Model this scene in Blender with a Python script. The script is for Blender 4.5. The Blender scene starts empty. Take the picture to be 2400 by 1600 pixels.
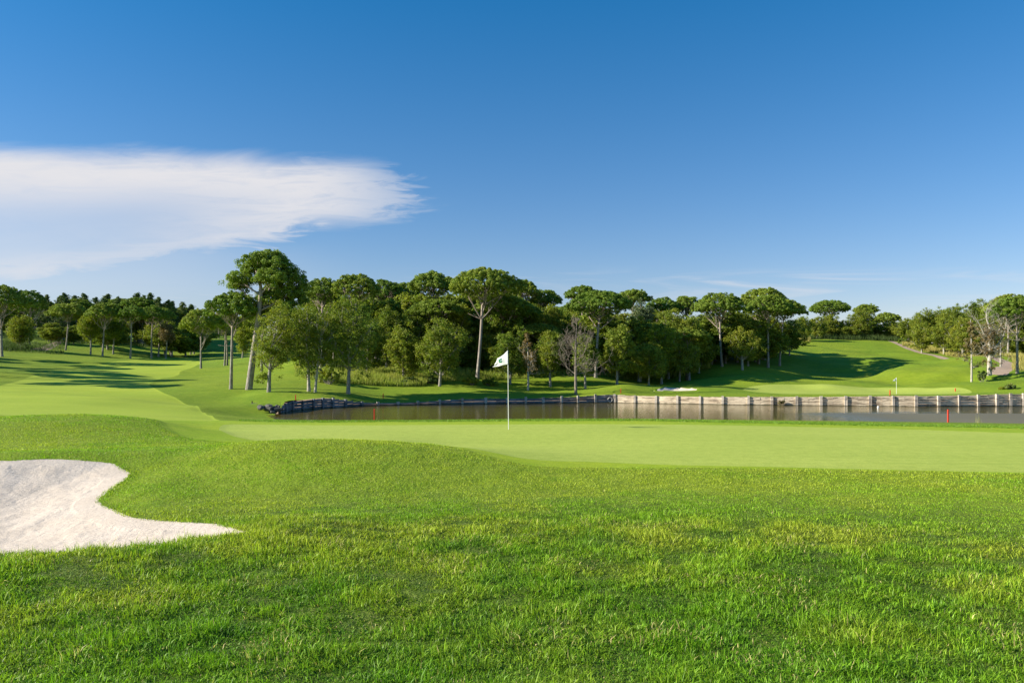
import bpy, math, random
import numpy as np
from mathutils import Vector

SC = bpy.context.scene
COL = SC.collection
R = math.radians
rng = np.random.default_rng(7)
random.seed(7)

# ------------------------------------------------------------------ camera
F = 1867.0            # focal length in photo pixels (2400 wide)
HZ = 864.0            # horizon row in the photo
EYE = 4.05            # eye height above the pond
WATER_Z = 0.0
cam_d = bpy.data.cameras.new('camera')
cam = bpy.data.objects.new('camera', cam_d)
COL.objects.link(cam)
cam.location = (0, 0, EYE)
cam.rotation_euler = (R(90), 0, 0)
cam_d.sensor_width = 36
cam_d.lens = F / 2400 * 36
cam_d.shift_y = 64 / 2400
cam_d.clip_end = 9000
cam_d.clip_start = 0.05
SC.camera = cam

# ------------------------------------------------------------------ sun and sky
SUN_EL = 25.0
SUN_TRAVEL = Vector((1.0, 0.12, 0)).normalized() * math.cos(R(SUN_EL)) + Vector((0, 0, -math.sin(R(SUN_EL))))
sun_d = bpy.data.lights.new('sun', 'SUN')
sun_d.energy = 5.0
sun_d.angle = R(0.5)
sun_d.color = (1.0, 0.93, 0.80)
sun = bpy.data.objects.new('sun', sun_d)
COL.objects.link(sun)
sun.rotation_euler = SUN_TRAVEL.to_track_quat('-Z', 'Y').to_euler()
sun.location = (-40, -5, 40)

world = bpy.data.worlds.new('World')
SC.world = world
world.use_nodes = True
wt = world.node_tree
wt.nodes.clear()


class NT:
    """tiny helper to write node maths"""
    def __init__(s, tree):
        s.t = tree

    def n(s, typ, **kw):
        nd = s.t.nodes.new(typ)
        for k, v in kw.items():
            setattr(nd, k, v)
        return nd

    def put(s, sock, v):
        if v is None:
            return
        if hasattr(v, 'is_output') or isinstance(v, bpy.types.NodeSocket):
            s.t.links.new(v, sock)
        else:
            sock.default_value = v

    def m(s, op, a, b=None, c=None, clamp=False):
        nd = s.n('ShaderNodeMath', operation=op, use_clamp=clamp)
        for i, v in enumerate((a, b, c)):
            s.put(nd.inputs[i], v) if v is not None else None
        return nd.outputs[0]

    def ramp(s, v, a, b, lo=0.0, hi=1.0, smooth=True):
        nd = s.n('ShaderNodeMapRange', interpolation_type='SMOOTHSTEP' if smooth else 'LINEAR')
        s.put(nd.inputs['Value'], v)
        for k, x in zip(('From Min', 'From Max', 'To Min', 'To Max'), (a, b, lo, hi)):
            s.put(nd.inputs[k], x)
        return nd.outputs['Result']

    def mix(s, f, a, b, mode='MIX'):
        nd = s.n('ShaderNodeMix', data_type='RGBA', blend_type=mode)
        s.put(nd.inputs['Factor'], f)
        s.put(nd.inputs[6], a)
        s.put(nd.inputs[7], b)
        return nd.outputs[2]

    def noise(s, vec, scale, detail=4, rough=0.55, dist=0.0, out='Fac'):
        nd = s.n('ShaderNodeTexNoise')
        s.put(nd.inputs['Vector'], vec)
        s.put(nd.inputs['Scale'], scale)
        nd.inputs['Detail'].default_value = detail
        nd.inputs['Roughness'].default_value = rough
        nd.inputs['Distortion'].default_value = dist
        return nd.outputs[out]

    def mapv(s, vec, scale=(1, 1, 1), rot=(0, 0, 0), loc=(0, 0, 0)):
        nd = s.n('ShaderNodeMapping')
        s.put(nd.inputs['Vector'], vec)
        nd.inputs['Scale'].default_value = scale
        nd.inputs['Rotation'].default_value = rot
        nd.inputs['Location'].default_value = loc
        return nd.outputs[0]

    def curve(s, v, pts):
        nd = s.n('ShaderNodeFloatCurve')
        c = nd.mapping.curves[0]
        pts = sorted(pts)
        c.points[0].location = pts[0]
        c.points[1].location = pts[-1]
        for p in pts[1:-1]:
            c.points.new(*p)
        nd.mapping.update()
        s.put(nd.inputs['Value'], v)
        return nd.outputs[0]

    def comb(s, x, y, z=0.0):
        nd = s.n('ShaderNodeCombineXYZ')
        for i, v in enumerate((x, y, z)):
            s.put(nd.inputs[i], v)
        return nd.outputs[0]


w = NT(wt)
sky = w.n('ShaderNodeTexSky', sky_type='NISHITA')
sky.sun_disc = False
sky.sun_elevation = R(SUN_EL)
to_sun = -SUN_TRAVEL
sky.sun_rotation = math.atan2(to_sun.x, to_sun.y)
sky.altitude = 300
sky.air_density = 1.0
sky.dust_density = 0.25
sky.ozone_density = 2.2
SKY_STRENGTH = 0.067
tc = w.n('ShaderNodeTexCoord')
sep = w.n('ShaderNodeSeparateXYZ')
wt.links.new(tc.outputs['Generated'], sep.inputs[0])
dx, dy, dz = sep.outputs
dyc = w.m('MAXIMUM', dy, 0.05)
# sky coordinates of the cloud bank: tangent of bearing (U) and of height (V), scaled to 0..1
U = w.m('MULTIPLY_ADD', w.m('DIVIDE', dx, dyc), F / 2400, 0.5)
V = w.m('MULTIPLY_ADD', w.m('DIVIDE', dz, dyc), -F / 1600, HZ / 1600)
nvec = w.comb(w.m('MULTIPLY', U, 2.2), w.m('MULTIPLY', V, 7.0), 0.3)
n1 = w.noise(nvec, 2.0, 6, 0.6, 0.6)
n2 = w.noise(w.comb(w.m('MULTIPLY', U, 7.0), w.m('MULTIPLY', V, 30.0), 2.1), 2.0, 6, 0.65, 0.8)
n3 = w.noise(w.comb(w.m('MULTIPLY', U, 3.0), w.m('MULTIPLY', V, 26.0), 5.1), 1.6, 7, 0.6, 1.2)
warp = w.m('ADD', w.m('MULTIPLY', w.m('SUBTRACT', n1, 0.5), 0.05), w.m('MULTIPLY', w.m('SUBTRACT', n2, 0.5), 0.024))
Vw = w.m('ADD', V, warp)
Uc = w.m('MAXIMUM', w.m('MINIMUM', w.m('ADD', U, w.m('MULTIPLY', w.m('SUBTRACT', n2, 0.5), 0.17)), 1.0), 0.0)
top = w.curve(Uc, [(0, .205), (.10, .214), (.19, .218), (.27, .230), (.375, .240), (.405, .262), (.42, .285), (.445, .296), (1, .297)])
bot = w.curve(Uc, [(0, .418), (.10, .402), (.17, .385), (.23, .370), (.27, .350), (.30, .335), (.36, .333), (.40, .318), (.445, .297), (1, .297)])
a_top = w.ramp(w.m('SUBTRACT', Vw, top), -0.008, 0.036)
a_bot = w.ramp(w.m('SUBTRACT', bot, Vw), -0.008, 0.030)
tt = w.m('DIVIDE', w.m('SUBTRACT', V, top), w.m('MAXIMUM', w.m('SUBTRACT', bot, top), 0.01))
hollow = w.m('MULTIPLY', w.m('MULTIPLY', w.ramp(tt, 0.22, 0.60), w.ramp(tt, 1.02, 0.74)), w.ramp(U, 0.33, 0.10))
alpha = w.m('MULTIPLY', w.m('MULTIPLY', a_top, a_bot), w.m('SUBTRACT', 1.0, w.m('MULTIPLY', hollow, 0.55)))
alpha = w.m('MULTIPLY', alpha, w.ramp(Uc, 0.455, 0.30, 0.22, 1.0))
alpha = w.m('MULTIPLY', alpha, w.ramp(n2, 0.25, 0.62, w.ramp(U, 0.1, 0.4, 0.9, 0.6), 1.0))
# thin low wisps
lo = w.m('MULTIPLY', w.ramp(V, 0.385, 0.415), w.ramp(V, 0.47, 0.43))
wis = w.m('MULTIPLY', w.m('MULTIPLY', w.ramp(n3, 0.47, 0.75), lo), 0.42)
wisL = w.m('MULTIPLY', w.m('MULTIPLY', w.ramp(Vw, .34, .385), w.ramp(Vw, .465, .41)), w.m('MULTIPLY', w.ramp(U, .38, .12), 0.28))
alpha = w.m('MAXIMUM', w.m('MAXIMUM', alpha, wis), wisL)
alpha = w.m('MULTIPLY', alpha, w.ramp(dy, 0.1, 0.3))
# the air thins upwards: a deeper blue high up
hs = w.n('ShaderNodeHueSaturation')
hs.inputs['Saturation'].default_value = 1.12
hs.inputs['Value'].default_value = 1.0
wt.links.new(sky.outputs[0], hs.inputs['Color'])
skyc = w.mix(1.0, hs.outputs[0], w.mix(w.ramp(dz, 0.0, 0.45, 0.0, 1.0, False), (1.12, 0.90, 1.0, 1), (0.16, 0.92, 1.25, 1)), 'MULTIPLY')
wcol = w.mix(alpha, skyc, (6.3, 6.25, 6.5, 1))
bg = w.n('ShaderNodeBackground')
wt.links.new(wcol, bg.inputs[0])
bg.inputs[1].default_value = SKY_STRENGTH
wo = w.n('ShaderNodeOutputWorld')
wt.links.new(bg.outputs[0], wo.inputs[0])

SC.view_settings.view_transform = 'Standard'
SC.view_settings.look = 'None'
SC.view_settings.exposure = 0.9
SC.view_settings.gamma = 1.0
SC.render.engine = 'CYCLES'
SC.cycles.max_bounces = 6
SC.cycles.diffuse_bounces = 3
SC.cycles.glossy_bounces = 3
SC.cycles.transmission_bounces = 3
SC.cycles.use_denoising = True
SC.cycles.use_adaptive_sampling = True
SC.cycles.adaptive_threshold = 0.01


# ------------------------------------------------------------------ helpers
def tag(o, label=None, cat=None, group=None, kind=None):
    if label: o['label'] = label
    if cat: o['category'] = cat
    if group: o['group'] = group
    if kind: o['kind'] = kind
    return o


def mesh_np(name, V, quads=None, tris=None, colors=None, mats=(), smooth=False, parent=None, mesh_only=False):
    V = np.asarray(V, np.float32)
    nq = 0 if quads is None else len(quads)
    nt = 0 if tris is None else len(tris)
    me = bpy.data.meshes.new(name)
    me.vertices.add(len(V))
    me.vertices.foreach_set('co', V.ravel())
    loops = []
    if nq: loops.append(np.asarray(quads, np.int32).ravel())
    if nt: loops.append(np.asarray(tris, np.int32).ravel())
    loops = np.concatenate(loops)
    me.loops.add(len(loops))
    me.loops.foreach_set('vertex_index', loops)
    me.polygons.add(nq + nt)
    ls = np.concatenate([np.arange(nq) * 4, nq * 4 + np.arange(nt) * 3]).astype(np.int32)
    me.polygons.foreach_set('loop_start', ls)
    me.update(calc_edges=True)
    if smooth:
        me.polygons.foreach_set('use_smooth', np.ones(nq + nt, bool))
    else:
        me.polygons.foreach_set('use_smooth', np.zeros(nq + nt, bool))
    if colors is not None:
        at = me.color_attributes.new('tint', 'FLOAT_COLOR', 'POINT')
        c = np.ones((len(V), 4), np.float32)
        c[:, :3] = colors
        at.data.foreach_set('color', c.ravel())
    for m_ in mats:
        me.materials.append(m_)
    if mesh_only:
        return me
    return link(name, me, parent)


def link(name, me, parent=None):
    o = bpy.data.objects.new(name, me)
    COL.objects.link(o)
    if parent is not None:
        o.parent = parent
    return o


class MB:
    """collects tubes and boxes of one mesh"""
    def __init__(s):
        s.V = []; s.Q = []; s.T = []; s.n = 0

    def add(s, V, Q=(), T=()):
        V = np.asarray(V, float)
        if len(Q): s.Q.append(np.asarray(Q, int) + s.n)
        if len(T): s.T.append(np.asarray(T, int) + s.n)
        s.V.append(V); s.n += len(V)

    def box(s, c, size, ax=(1, 0, 0), jit=0.0):
        ax = np.array(ax, float); ax[2] = 0; ax /= np.linalg.norm(ax)
        ay = np.array([-ax[1], ax[0], 0]); az = np.array([0, 0, 1.])
        P = []
        for i in (-1, 1):
            for j in (-1, 1):
                for k in (-1, 1):
                    P.append(np.array(c, float) + ax * i * size[0] / 2 + ay * j * size[1] / 2 + az * k * size[2] / 2 + (rng.normal(size=3) * jit))
        s.add(P, [(0, 1, 3, 2), (4, 6, 7, 5), (0, 4, 5, 1), (2, 3, 7, 6), (0, 2, 6, 4), (1, 5, 7, 3)])

    def tube(s, pts, rad, sides=6, cap=True):
        pts = np.asarray(pts, float); n = len(pts)
        rad = np.broadcast_to(np.asarray(rad, float), (n,))
        t = np.gradient(pts, axis=0)
        t /= np.maximum(np.linalg.norm(t, axis=1, keepdims=True), 1e-9)
        ref = np.array([0.0, 1, 0]) if abs(t[0][1]) < 0.9 else np.array([1.0, 0, 0])
        a = np.cross(t, ref); a /= np.maximum(np.linalg.norm(a, axis=1, keepdims=True), 1e-9)
        b = np.cross(t, a)
        th = np.arange(sides) / sides * 2 * math.pi
        ring = pts[:, None] + rad[:, None, None] * (np.cos(th)[None, :, None] * a[:, None] + np.sin(th)[None, :, None] * b[:, None])
        V = ring.reshape(-1, 3)
        Q = []
        for i in range(n - 1):
            for k in range(sides):
                k2 = (k + 1) % sides
                Q.append((i * sides + k, i * sides + k2, (i + 1) * sides + k2, (i + 1) * sides + k))
        T = []
        if cap:
            V = np.vstack([V, pts[-1:]])
            T = [((n - 1) * sides + k, (n - 1) * sides + (k + 1) % sides, n * sides) for k in range(sides)]
        s.add(V, Q, T)

    def build(s, name, mat, parent=None, smooth=True, mesh_only=False):
        V = np.concatenate(s.V)
        Q = np.concatenate(s.Q) if s.Q else None
        T = np.concatenate(s.T) if s.T else None
        return mesh_np(name, V, Q, T, None, (mat,), smooth, parent, mesh_only)


def hash2(ix, iy, seed):
    h = (ix.astype(np.int64) * 374761393 + iy.astype(np.int64) * 668265263 + seed * 1442695040888963) & 0x7fffffff
    h = ((h ^ (h >> 13)) * 1274126177) & 0x7fffffff
    h = ((h ^ (h >> 16)) * 668265263) & 0x7fffffff
    return (h & 0xffffff) / float(0xffffff)


def vnoise(x, y, seed=0):
    ix = np.floor(x); iy = np.floor(y)
    fx = x - ix; fy = y - iy
    fx = fx * fx * (3 - 2 * fx); fy = fy * fy * (3 - 2 * fy)
    ix = ix.astype(np.int64); iy = iy.astype(np.int64)
    a = hash2(ix, iy, seed); b = hash2(ix + 1, iy, seed)
    c = hash2(ix, iy + 1, seed); d = hash2(ix + 1, iy + 1, seed)
    return (a * (1 - fx) + b * fx) * (1 - fy) + (c * (1 - fx) + d * fx) * fy


def fbm(x, y, seed=0, oct=4):
    s = 0; a = 0.5; t = 0
    for o in range(oct):
        s = s + a * vnoise(x * 2 ** o, y * 2 ** o, seed + o * 17); t += a; a *= 0.5
    return s / t


def sstep(x, a, b):
    t = np.clip((x - a) / (b - a), 0, 1)
    return t * t * (3 - 2 * t)


# ------------------------------------------------------------------ terrain survey: (column, row, distance)
CP = []
for px in (-700, -300, 0, 400, 800, 1200, 1600, 2000, 2400, 2800, 3200):
    CP += [(px, 1600, 3.95), (px, 1400, 5.35)]
CP += [(-700, 1310, 6.5), (-700, 1078, 12), (-700, 975, 20), (-300, 1308, 6.5), (-300, 1078, 12), (-300, 975, 20),
       (1200, 1200, 8.5), (1600, 1200, 8.5), (2000, 1200, 8.5), (2400, 1200, 8.4), (2800, 1200, 8.4), (3200, 1200, 8.4),
       (1400, 1104, 12.1), (1600, 1100, 12.2), (2000, 1103, 12.0), (2400, 1110, 11.7), (2800, 1115, 11.6), (3200, 1115, 11.6),
       (700, 1042, 12.7), (850, 1041, 12.9), (1000, 1053, 12.9), (1200, 1083, 12.5), (520, 1058, 12.5),
       (450, 1150, 10.4), (700, 1150, 10.2), (1000, 1150, 10.4),
       (700, 1042, 16.8), (1000, 1040, 17), (550, 1034, 16.5),
       (0, 1302, 6.5), (200, 1292, 6.7), (580, 1250, 7.3), (420, 1222, 8.4), (230, 1180, 9.8), (300, 1110, 11.6), (0, 1078, 12), (150, 1075, 12.2),
       (400, 1100, 12.0),
       (200, 970, 20.5), (0, 975, 20), (360, 982, 19.5), (0, 1040, 14.5), (200, 1038, 14.8), (380, 1040, 15.2), (480, 1022, 17.5),
       (450, 1003, 20.5), (520, 1000, 21.5), (700, 1010, 20), (900, 1030, 17.3), (1192, 1003, 21.5), (1300, 1050, 15.6), (1600, 1040, 16.5), (2000, 1012, 20),
       (2400, 1040, 16.2), (2400, 1012, 19.6), (2000, 1050, 15.3),
       (600, 986, 25), (900, 988, 25), (1200, 986, 25), (1500, 985, 25), (1800, 991, 24.2), (2100, 997, 23.2), (2400, 1003, 22), (2800, 1008, 21.5), (3200, 1008, 21.5),
       (500, 975, 42), (500, 968, 58), (560, 952, 78), (450, 950, 74), (560, 930, 88), (590, 957, 80), (620, 980, 50), (640, 975, 66),
       (0, 966, 45), (200, 966, 45), (350, 976, 33), (400, 984, 27), (420, 970, 45), (0, 930, 70), (300, 932, 73), (0, 895, 100), (300, 900, 100), (450, 900, 100),
       (300, 870, 130), (0, 862, 125), (150, 868, 122), (0, 835, 150), (-300, 965, 44), (-300, 900, 85), (-300, 845, 110), (-300, 800, 150), (-300, 760, 200),
       (-700, 960, 45), (-700, 880, 80), (-700, 800, 120), (-700, 760, 170),
       (200, 835, 165), (300, 838, 175), (400, 850, 160), (450, 830, 200), (300, 812, 200), (100, 815, 175), (0, 790, 200), (200, 800, 230), (450, 795, 250),
       (540, 783, 290), (560, 800, 240), (580, 838, 170), (526, 857, 145), (471, 863, 140),
       (612, 871, 128), (700, 850, 130), (720, 895, 102), (650, 890, 106), (540, 913, 92), (582, 914, 92), (630, 919, 88), (724, 918, 90), (816, 921, 91),
       (655, 945, 72.2), (690, 937, 76.8), (740, 933, 81.6), (780, 934, 83.4), (800, 937, 84.3), (848, 943, 86.8), (932, 940, 89.5),
       (1050, 935, 91.4), (1200, 932, 93), (1430, 927, 95.6), (1560, 927, 93), (1700, 927, 90.2), (1900, 928, 88.0), (2150, 927, 85.9), (2400, 926, 86.4), (2800, 922, 95),
       (900, 925, 96), (900, 905, 103), (1080, 908, 105), (1080, 922, 98), (1300, 921, 101), (1300, 905, 110), (1400, 910, 106), (1472, 903, 104), (1472, 896, 120),
       (1525, 916, 102), (1575, 915, 103), (1575, 905, 114), (1600, 884, 126), (1645, 917, 99), (1700, 907, 106), (1700, 882, 122), (1693, 860, 131), (1620, 872, 130),
       (1560, 868, 136), (1400, 880, 120), (1100, 882, 114), (900, 872, 115), (900, 850, 130), (1200, 850, 140), (1500, 840, 160), (750, 820, 160), (1000, 810, 180), (1300, 810, 190),
       (1800, 921, 97.5), (1900, 921, 97.5), (1900, 908, 112), (2101, 918.6, 103), (2250, 921, 98), (1750, 911, 107),
       (1900, 893, 121), (1900, 868, 135), (1900, 840, 155), (1900, 812, 178), (1930, 797, 192), (2017, 796, 195), (2090, 801, 190),
       (2000, 870, 138), (2000, 840, 158), (2100, 880, 128), (2150, 850, 147), (2153, 820, 175), (2255, 839, 150), (2250, 878, 122), (2300, 905, 105), (2400, 905, 105),
       (2319, 876, 118), (2400, 869, 122), (2380, 872, 120), (2350, 852, 134), (2400, 848, 142), (2400, 835, 162), (2400, 822, 200), (2200, 806, 200), (2000, 803, 225), (1850, 800, 187), (1800, 852, 135), (1850, 830, 153), (1740, 865, 128),
       (2800, 880, 120), (2800, 835, 160), (2800, 820, 200)]
CPz = [(700, 42, -2.95), (877, 48, -3.31), (1200, 42, -2.95), (1600, 42, -2.95), (2000, 42, -3.05), (2222, 40, -2.9), (2500, 40, -3.35), (2900, 42, -3.4),
       (750, 58, -4.0), (1200, 57, -4.1), (1700, 56, -4.1), (2200, 53, -4.1), (2700, 51, -4.1), (3200, 60, -3.6), (3200, 120, -1)]
for px in (-700, 0, 500, 1000, 1500, 2000, 2500, 3200):
    CPz += [(px, 380, 16.0 if px <= 500 else 7.0), (px, 900, 24.0 if px <= 500 else 4.0), (px, 2600, 0.0)]
_p = [((px - 1200) / F, d, -(py - HZ) / F * d) for px, py, d in CP] + [((px - 1200) / F, d, z) for px, d, z in CPz]
_p = np.array(_p)
_th = np.arctan(_p[:, 0]); _lr = np.log(_p[:, 1] / np.cos(_th)); _z = _p[:, 2]


def _phi(r2):
    return 0.5 * r2 * np.log(np.maximum(r2, 1e-12))


_n = len(_p)
_A = np.zeros((_n + 3, _n + 3))
_d2 = (_th[:, None] - _th) ** 2 + (_lr[:, None] - _lr) ** 2
# heights are interpolated as slopes seen from the eye (z / distance), which keeps scales even
_q = _z / np.exp(_lr)
_A[:_n, :_n] = _phi(_d2) + np.eye(_n) * 2e-5
_A[:_n, _n] = 1; _A[:_n, _n + 1] = _th; _A[:_n, _n + 2] = _lr
_A[_n:, :_n] = _A[:_n, _n:].T
_W = np.linalg.solve(_A, np.concatenate([_q, [0, 0, 0]]))


def tps(th, lr):
    sh = th.shape
    t = np.clip(th.ravel(), R(-46), R(47)); l = np.clip(lr.ravel(), math.log(3.6), math.log(2800))
    out = np.empty(t.size)
    for i in range(0, t.size, 40000):
        a = t[i:i + 40000]; b = l[i:i + 40000]
        d2 = (a[:, None] - _th) ** 2 + (b[:, None] - _lr) ** 2
        out[i:i + 40000] = _phi(d2) @ _W[:_n] + _W[_n] + _W[_n + 1] * a + _W[_n + 2] * b
    return (out * np.exp(l)).reshape(sh)


# ---- grid
th_f = np.linspace(R(-37), R(37), 741)
th_c1 = np.linspace(R(-180), R(-37.6), 60); th_c2 = np.linspace(R(37.6), R(180), 60)
TH = np.concatenate([th_c1, th_f, th_c2])
LR = np.concatenate([np.log(np.array([0.05, 0.5, 1, 1.6, 2.1])), np.linspace(math.log(2.6), math.log(330), 600), np.linspace(math.log(345), math.log(6000), 26)])
GT, GL = np.meshgrid(TH, LR)
GX = np.exp(GL) * np.sin(GT); GY = np.exp(GL) * np.cos(GT)
GR = np.exp(GL)
GZ = tps(GT, GL) + EYE


def seg_dist(X, Y, poly, closed=True):
    P = np.asarray(poly, float)
    Q = np.roll(P, -1, 0) if closed else P[1:]
    P = P if closed else P[:-1]
    best = np.full(X.shape, 1e9)
    for (ax, ay), (bx, by) in zip(P, Q):
        ex, ey = bx - ax, by - ay
        t = np.clip(((X - ax) * ex + (Y - ay) * ey) / max(ex * ex + ey * ey, 1e-9), 0, 1)
        dd = (X - ax - t * ex) ** 2 + (Y - ay - t * ey) ** 2
        np.minimum(best, dd, out=best)
    return np.sqrt(best)


def inside(X, Y, poly):
    P = np.asarray(poly, float); Q = np.roll(P, -1, 0)
    c = np.zeros(X.shape, bool)
    for (ax, ay), (bx, by) in zip(P, Q):
        k = ((ay > Y) != (by > Y))
        with np.errstate(divide='ignore', invalid='ignore'):
            xi = (bx - ax) * (Y - ay) / (by - ay if by != ay else 1e-12) + ax
        c ^= k & (X < xi)
    return c


def sdf(X, Y, poly):
    """positive inside"""
    P = np.asarray(poly)
    X = np.asarray(X, float); Y = np.asarray(Y, float)
    out = np.full(X.shape, -50.0)
    m = (X > P[:, 0].min() - 4) & (X < P[:, 0].max() + 4) & (Y > P[:, 1].min() - 4) & (Y < P[:, 1].max() + 4)
    if m.any():
        d = seg_dist(X[m], Y[m], poly)
        out[m] = np.where(inside(X[m], Y[m], poly), d, -d)
    return out


def smooth_poly(P, k=6, closed=True):
    P = np.asarray(P, float); n = len(P); out = []
    for i in range(n if closed else n - 1):
        if closed:
            p0, p1, p2, p3 = P[(i - 1) % n], P[i], P[(i + 1) % n], P[(i + 2) % n]
        else:
            p0, p1, p2, p3 = P[max(i - 1, 0)], P[i], P[i + 1], P[min(i + 2, n - 1)]
        for t in np.arange(k) / k:
            out.append(0.5 * ((2 * p1) + (-p0 + p2) * t + (2 * p0 - 5 * p1 + 4 * p2 - p3) * t * t + (-p0 + 3 * p1 - 3 * p2 + p3) * t ** 3))
    if not closed: out.append(P[-1])
    return np.array(out)


def at(px, d):
    return ((px - 1200) / F * d, d)


def base_z(x, y):
    x = np.asarray(x, float); y = np.asarray(y, float)
    return tps(np.arctan2(x, y), 0.5 * np.log(x * x + y * y)) + EYE


def hit(px, py, d0, d1):
    """the ground point surveyed at that bearing and dip, between two distances"""
    ds = np.exp(np.linspace(math.log(d0), math.log(d1), 400))
    xs = (px - 1200) / F * ds
    z = base_z(xs, ds)
    rows = HZ - F * (z - EYE) / ds
    k = np.where(rows <= py)[0]
    d = ds[k[0]] if len(k) else ds[np.argmin(np.abs(rows - py))]
    return ((px - 1200) / F * d, d)


# ---- outlines on the ground
wall_pts = [at(588, 79), at(612, 75), at(630, 71), at(655, 71.8), at(680, 76.4), at(708, 79.2), at(740, 81.3), at(780, 83), at(810, 84.3), at(850, 86.6), at(930, 88.6), at(1050, 91.2), at(1430, 95.5), at(1700, 90), at(1900, 87.8), at(2150, 85.6), at(2400, 86.2), at(2800, 92)]
near_shore = [at(2900, 50), at(2500, 51), at(2100, 54), at(1700, 56.5), at(1200, 58), at(900, 59.5), at(760, 60.5), at(700, 62.5), at(668, 65.5), at(640, 68.5)]
pond = wall_pts[2:] + near_shore
near_shore_s = smooth_poly(near_shore, 5, False)
land_cut = wall_pts[3:] + list(map(tuple, near_shore_s[:-1])) + [at(640, 70)]

bunker = smooth_poly([at(-330, 6.5), at(-100, 6.45), at(0, 6.5), at(200, 6.7), at(400, 6.95), at(520, 7.2), at(596, 7.35), hit(560, 1240, 6, 10), hit(500, 1226, 7, 10), hit(430, 1222, 7, 10), hit(320, 1213, 7.5, 11), hit(262, 1192, 8, 12), hit(232, 1178, 8, 12), hit(240, 1160, 8, 12), hit(275, 1135, 9, 13), hit(306, 1112, 9, 13), hit(285, 1098, 9, 14), hit(262, 1085, 9, 14), hit(200, 1079, 9, 14), hit(100, 1075, 9, 14), hit(0, 1079, 9, 14), at(-150, 12), at(-400, 11.5), at(-480, 8.5)], 6)
green = smooth_poly([at(514, 21.3), at(530, 18.8), at(600, 17.6), at(750, 17.0), at(900, 16.3), at(1000, 15.8), hit(1200, 1066, 12, 19), hit(1400, 1079, 12, 17), hit(1600, 1086, 11, 17), hit(1800, 1090, 11, 17), hit(2000, 1095, 11, 17), hit(2400, 1103, 11, 16), hit(2700, 1105, 11, 16), at(2900, 14), at(2900, 18), at(2700, 19.3), hit(2400, 1012, 16, 24), hit(2100, 1003, 17, 25), hit(1800, 996, 17, 26), hit(1500, 992, 18, 26), hit(1200, 992, 18, 26), hit(900, 994, 18, 26), hit(650, 993, 18, 26), hit(540, 992, 18, 26)], 6)
fringe = smooth_poly([at(300, 23), at(366, 21.2), at(372, 18.8), at(420, 17.2), at(520, 16.3), at(700, 15.6), at(900, 15.0), at(1000, 14.5), hit(1200, 1083, 11, 17), hit(1400, 1095, 11, 15), hit(1600, 1095, 11, 15), hit(1800, 1098, 11, 15), hit(2000, 1101, 10, 15), hit(2400, 1109, 10, 15), at(2800, 11.3), at(3050, 14), at(3050, 20), at(2700, 22), at(2400, 21.9), at(2100, 23.1), at(1800, 24.2), at(1500, 25), at(1200, 25.2), at(900, 25.2), at(650, 25.0), at(540, 24.8), at(480, 25.5), at(430, 28), at(330, 26)], 5)
fairway = smooth_poly([at(-700, 24), at(-300, 24), at(100, 24.5), at(300, 24.5), at(372, 23), at(440, 24.5), at(515, 26.5), hit(500, 976, 27, 60), hit(468, 955, 40, 90), hit(430, 943, 45, 95), hit(385, 921, 60, 110), hit(356, 905, 70, 125), hit(352, 897, 80, 130), hit(378, 887, 80, 140), hit(418, 878, 90, 145), hit(425, 870, 90, 160), hit(470, 850, 100, 190), hit(440, 842, 110, 200), hit(330, 841, 110, 200), hit(240, 853, 100, 180), hit(190, 862, 90, 170), hit(60, 885, 80, 150), at(-100, 82), at(-400, 72), at(-800, 60)], 5)
bunker2 = smooth_poly([hit(1522, 916.5, 96, 112), hit(1560, 915, 96, 112), hit(1625, 913.5, 96, 120), hit(1632, 911.5, 96, 120), hit(1600, 909.5, 96, 120), hit(1562, 908.5, 96, 124), hit(1545, 913, 96, 118)], 5)
green2 = smooth_poly([hit(1742, 913, 94, 120), hit(1800, 919, 92, 115), hit(1900, 922, 92, 115), hit(2050, 923, 92, 115), hit(2200, 923, 92, 115), hit(2270, 921, 92, 115), at(2262, 102), at(2150, 107), at(2050, 111), at(1900, 114), at(1800, 113), at(1750, 110)], 5)
path_r = [at(2338, 119), at(2350, 123), at(2366, 128), at(2362, 134), at(2330, 139), at(2290, 143), at(2250, 149), at(2205, 158), at(2160, 168), at(2120, 180), at(2080, 196)]
path_l = [at(85, 168), at(100, 173), at(118, 182), at(135, 196), at(150, 220)]


def strip(pts, wdt):
    p = smooth_poly(pts, 6, False)
    t = np.gradient(p, axis=0); t /= np.linalg.norm(t, axis=1, keepdims=True)
    nrm = np.stack([-t[:, 1], t[:, 0]], 1)
    wv_ = np.linspace(wdt, wdt * 0.45, len(p))[:, None]
    return np.vstack([p + nrm * wv_ / 2, (p - nrm * wv_ / 2)[::-1]])


path_rp = strip(path_r, 2.6); path_lp = strip(path_l, 3.2)


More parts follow.
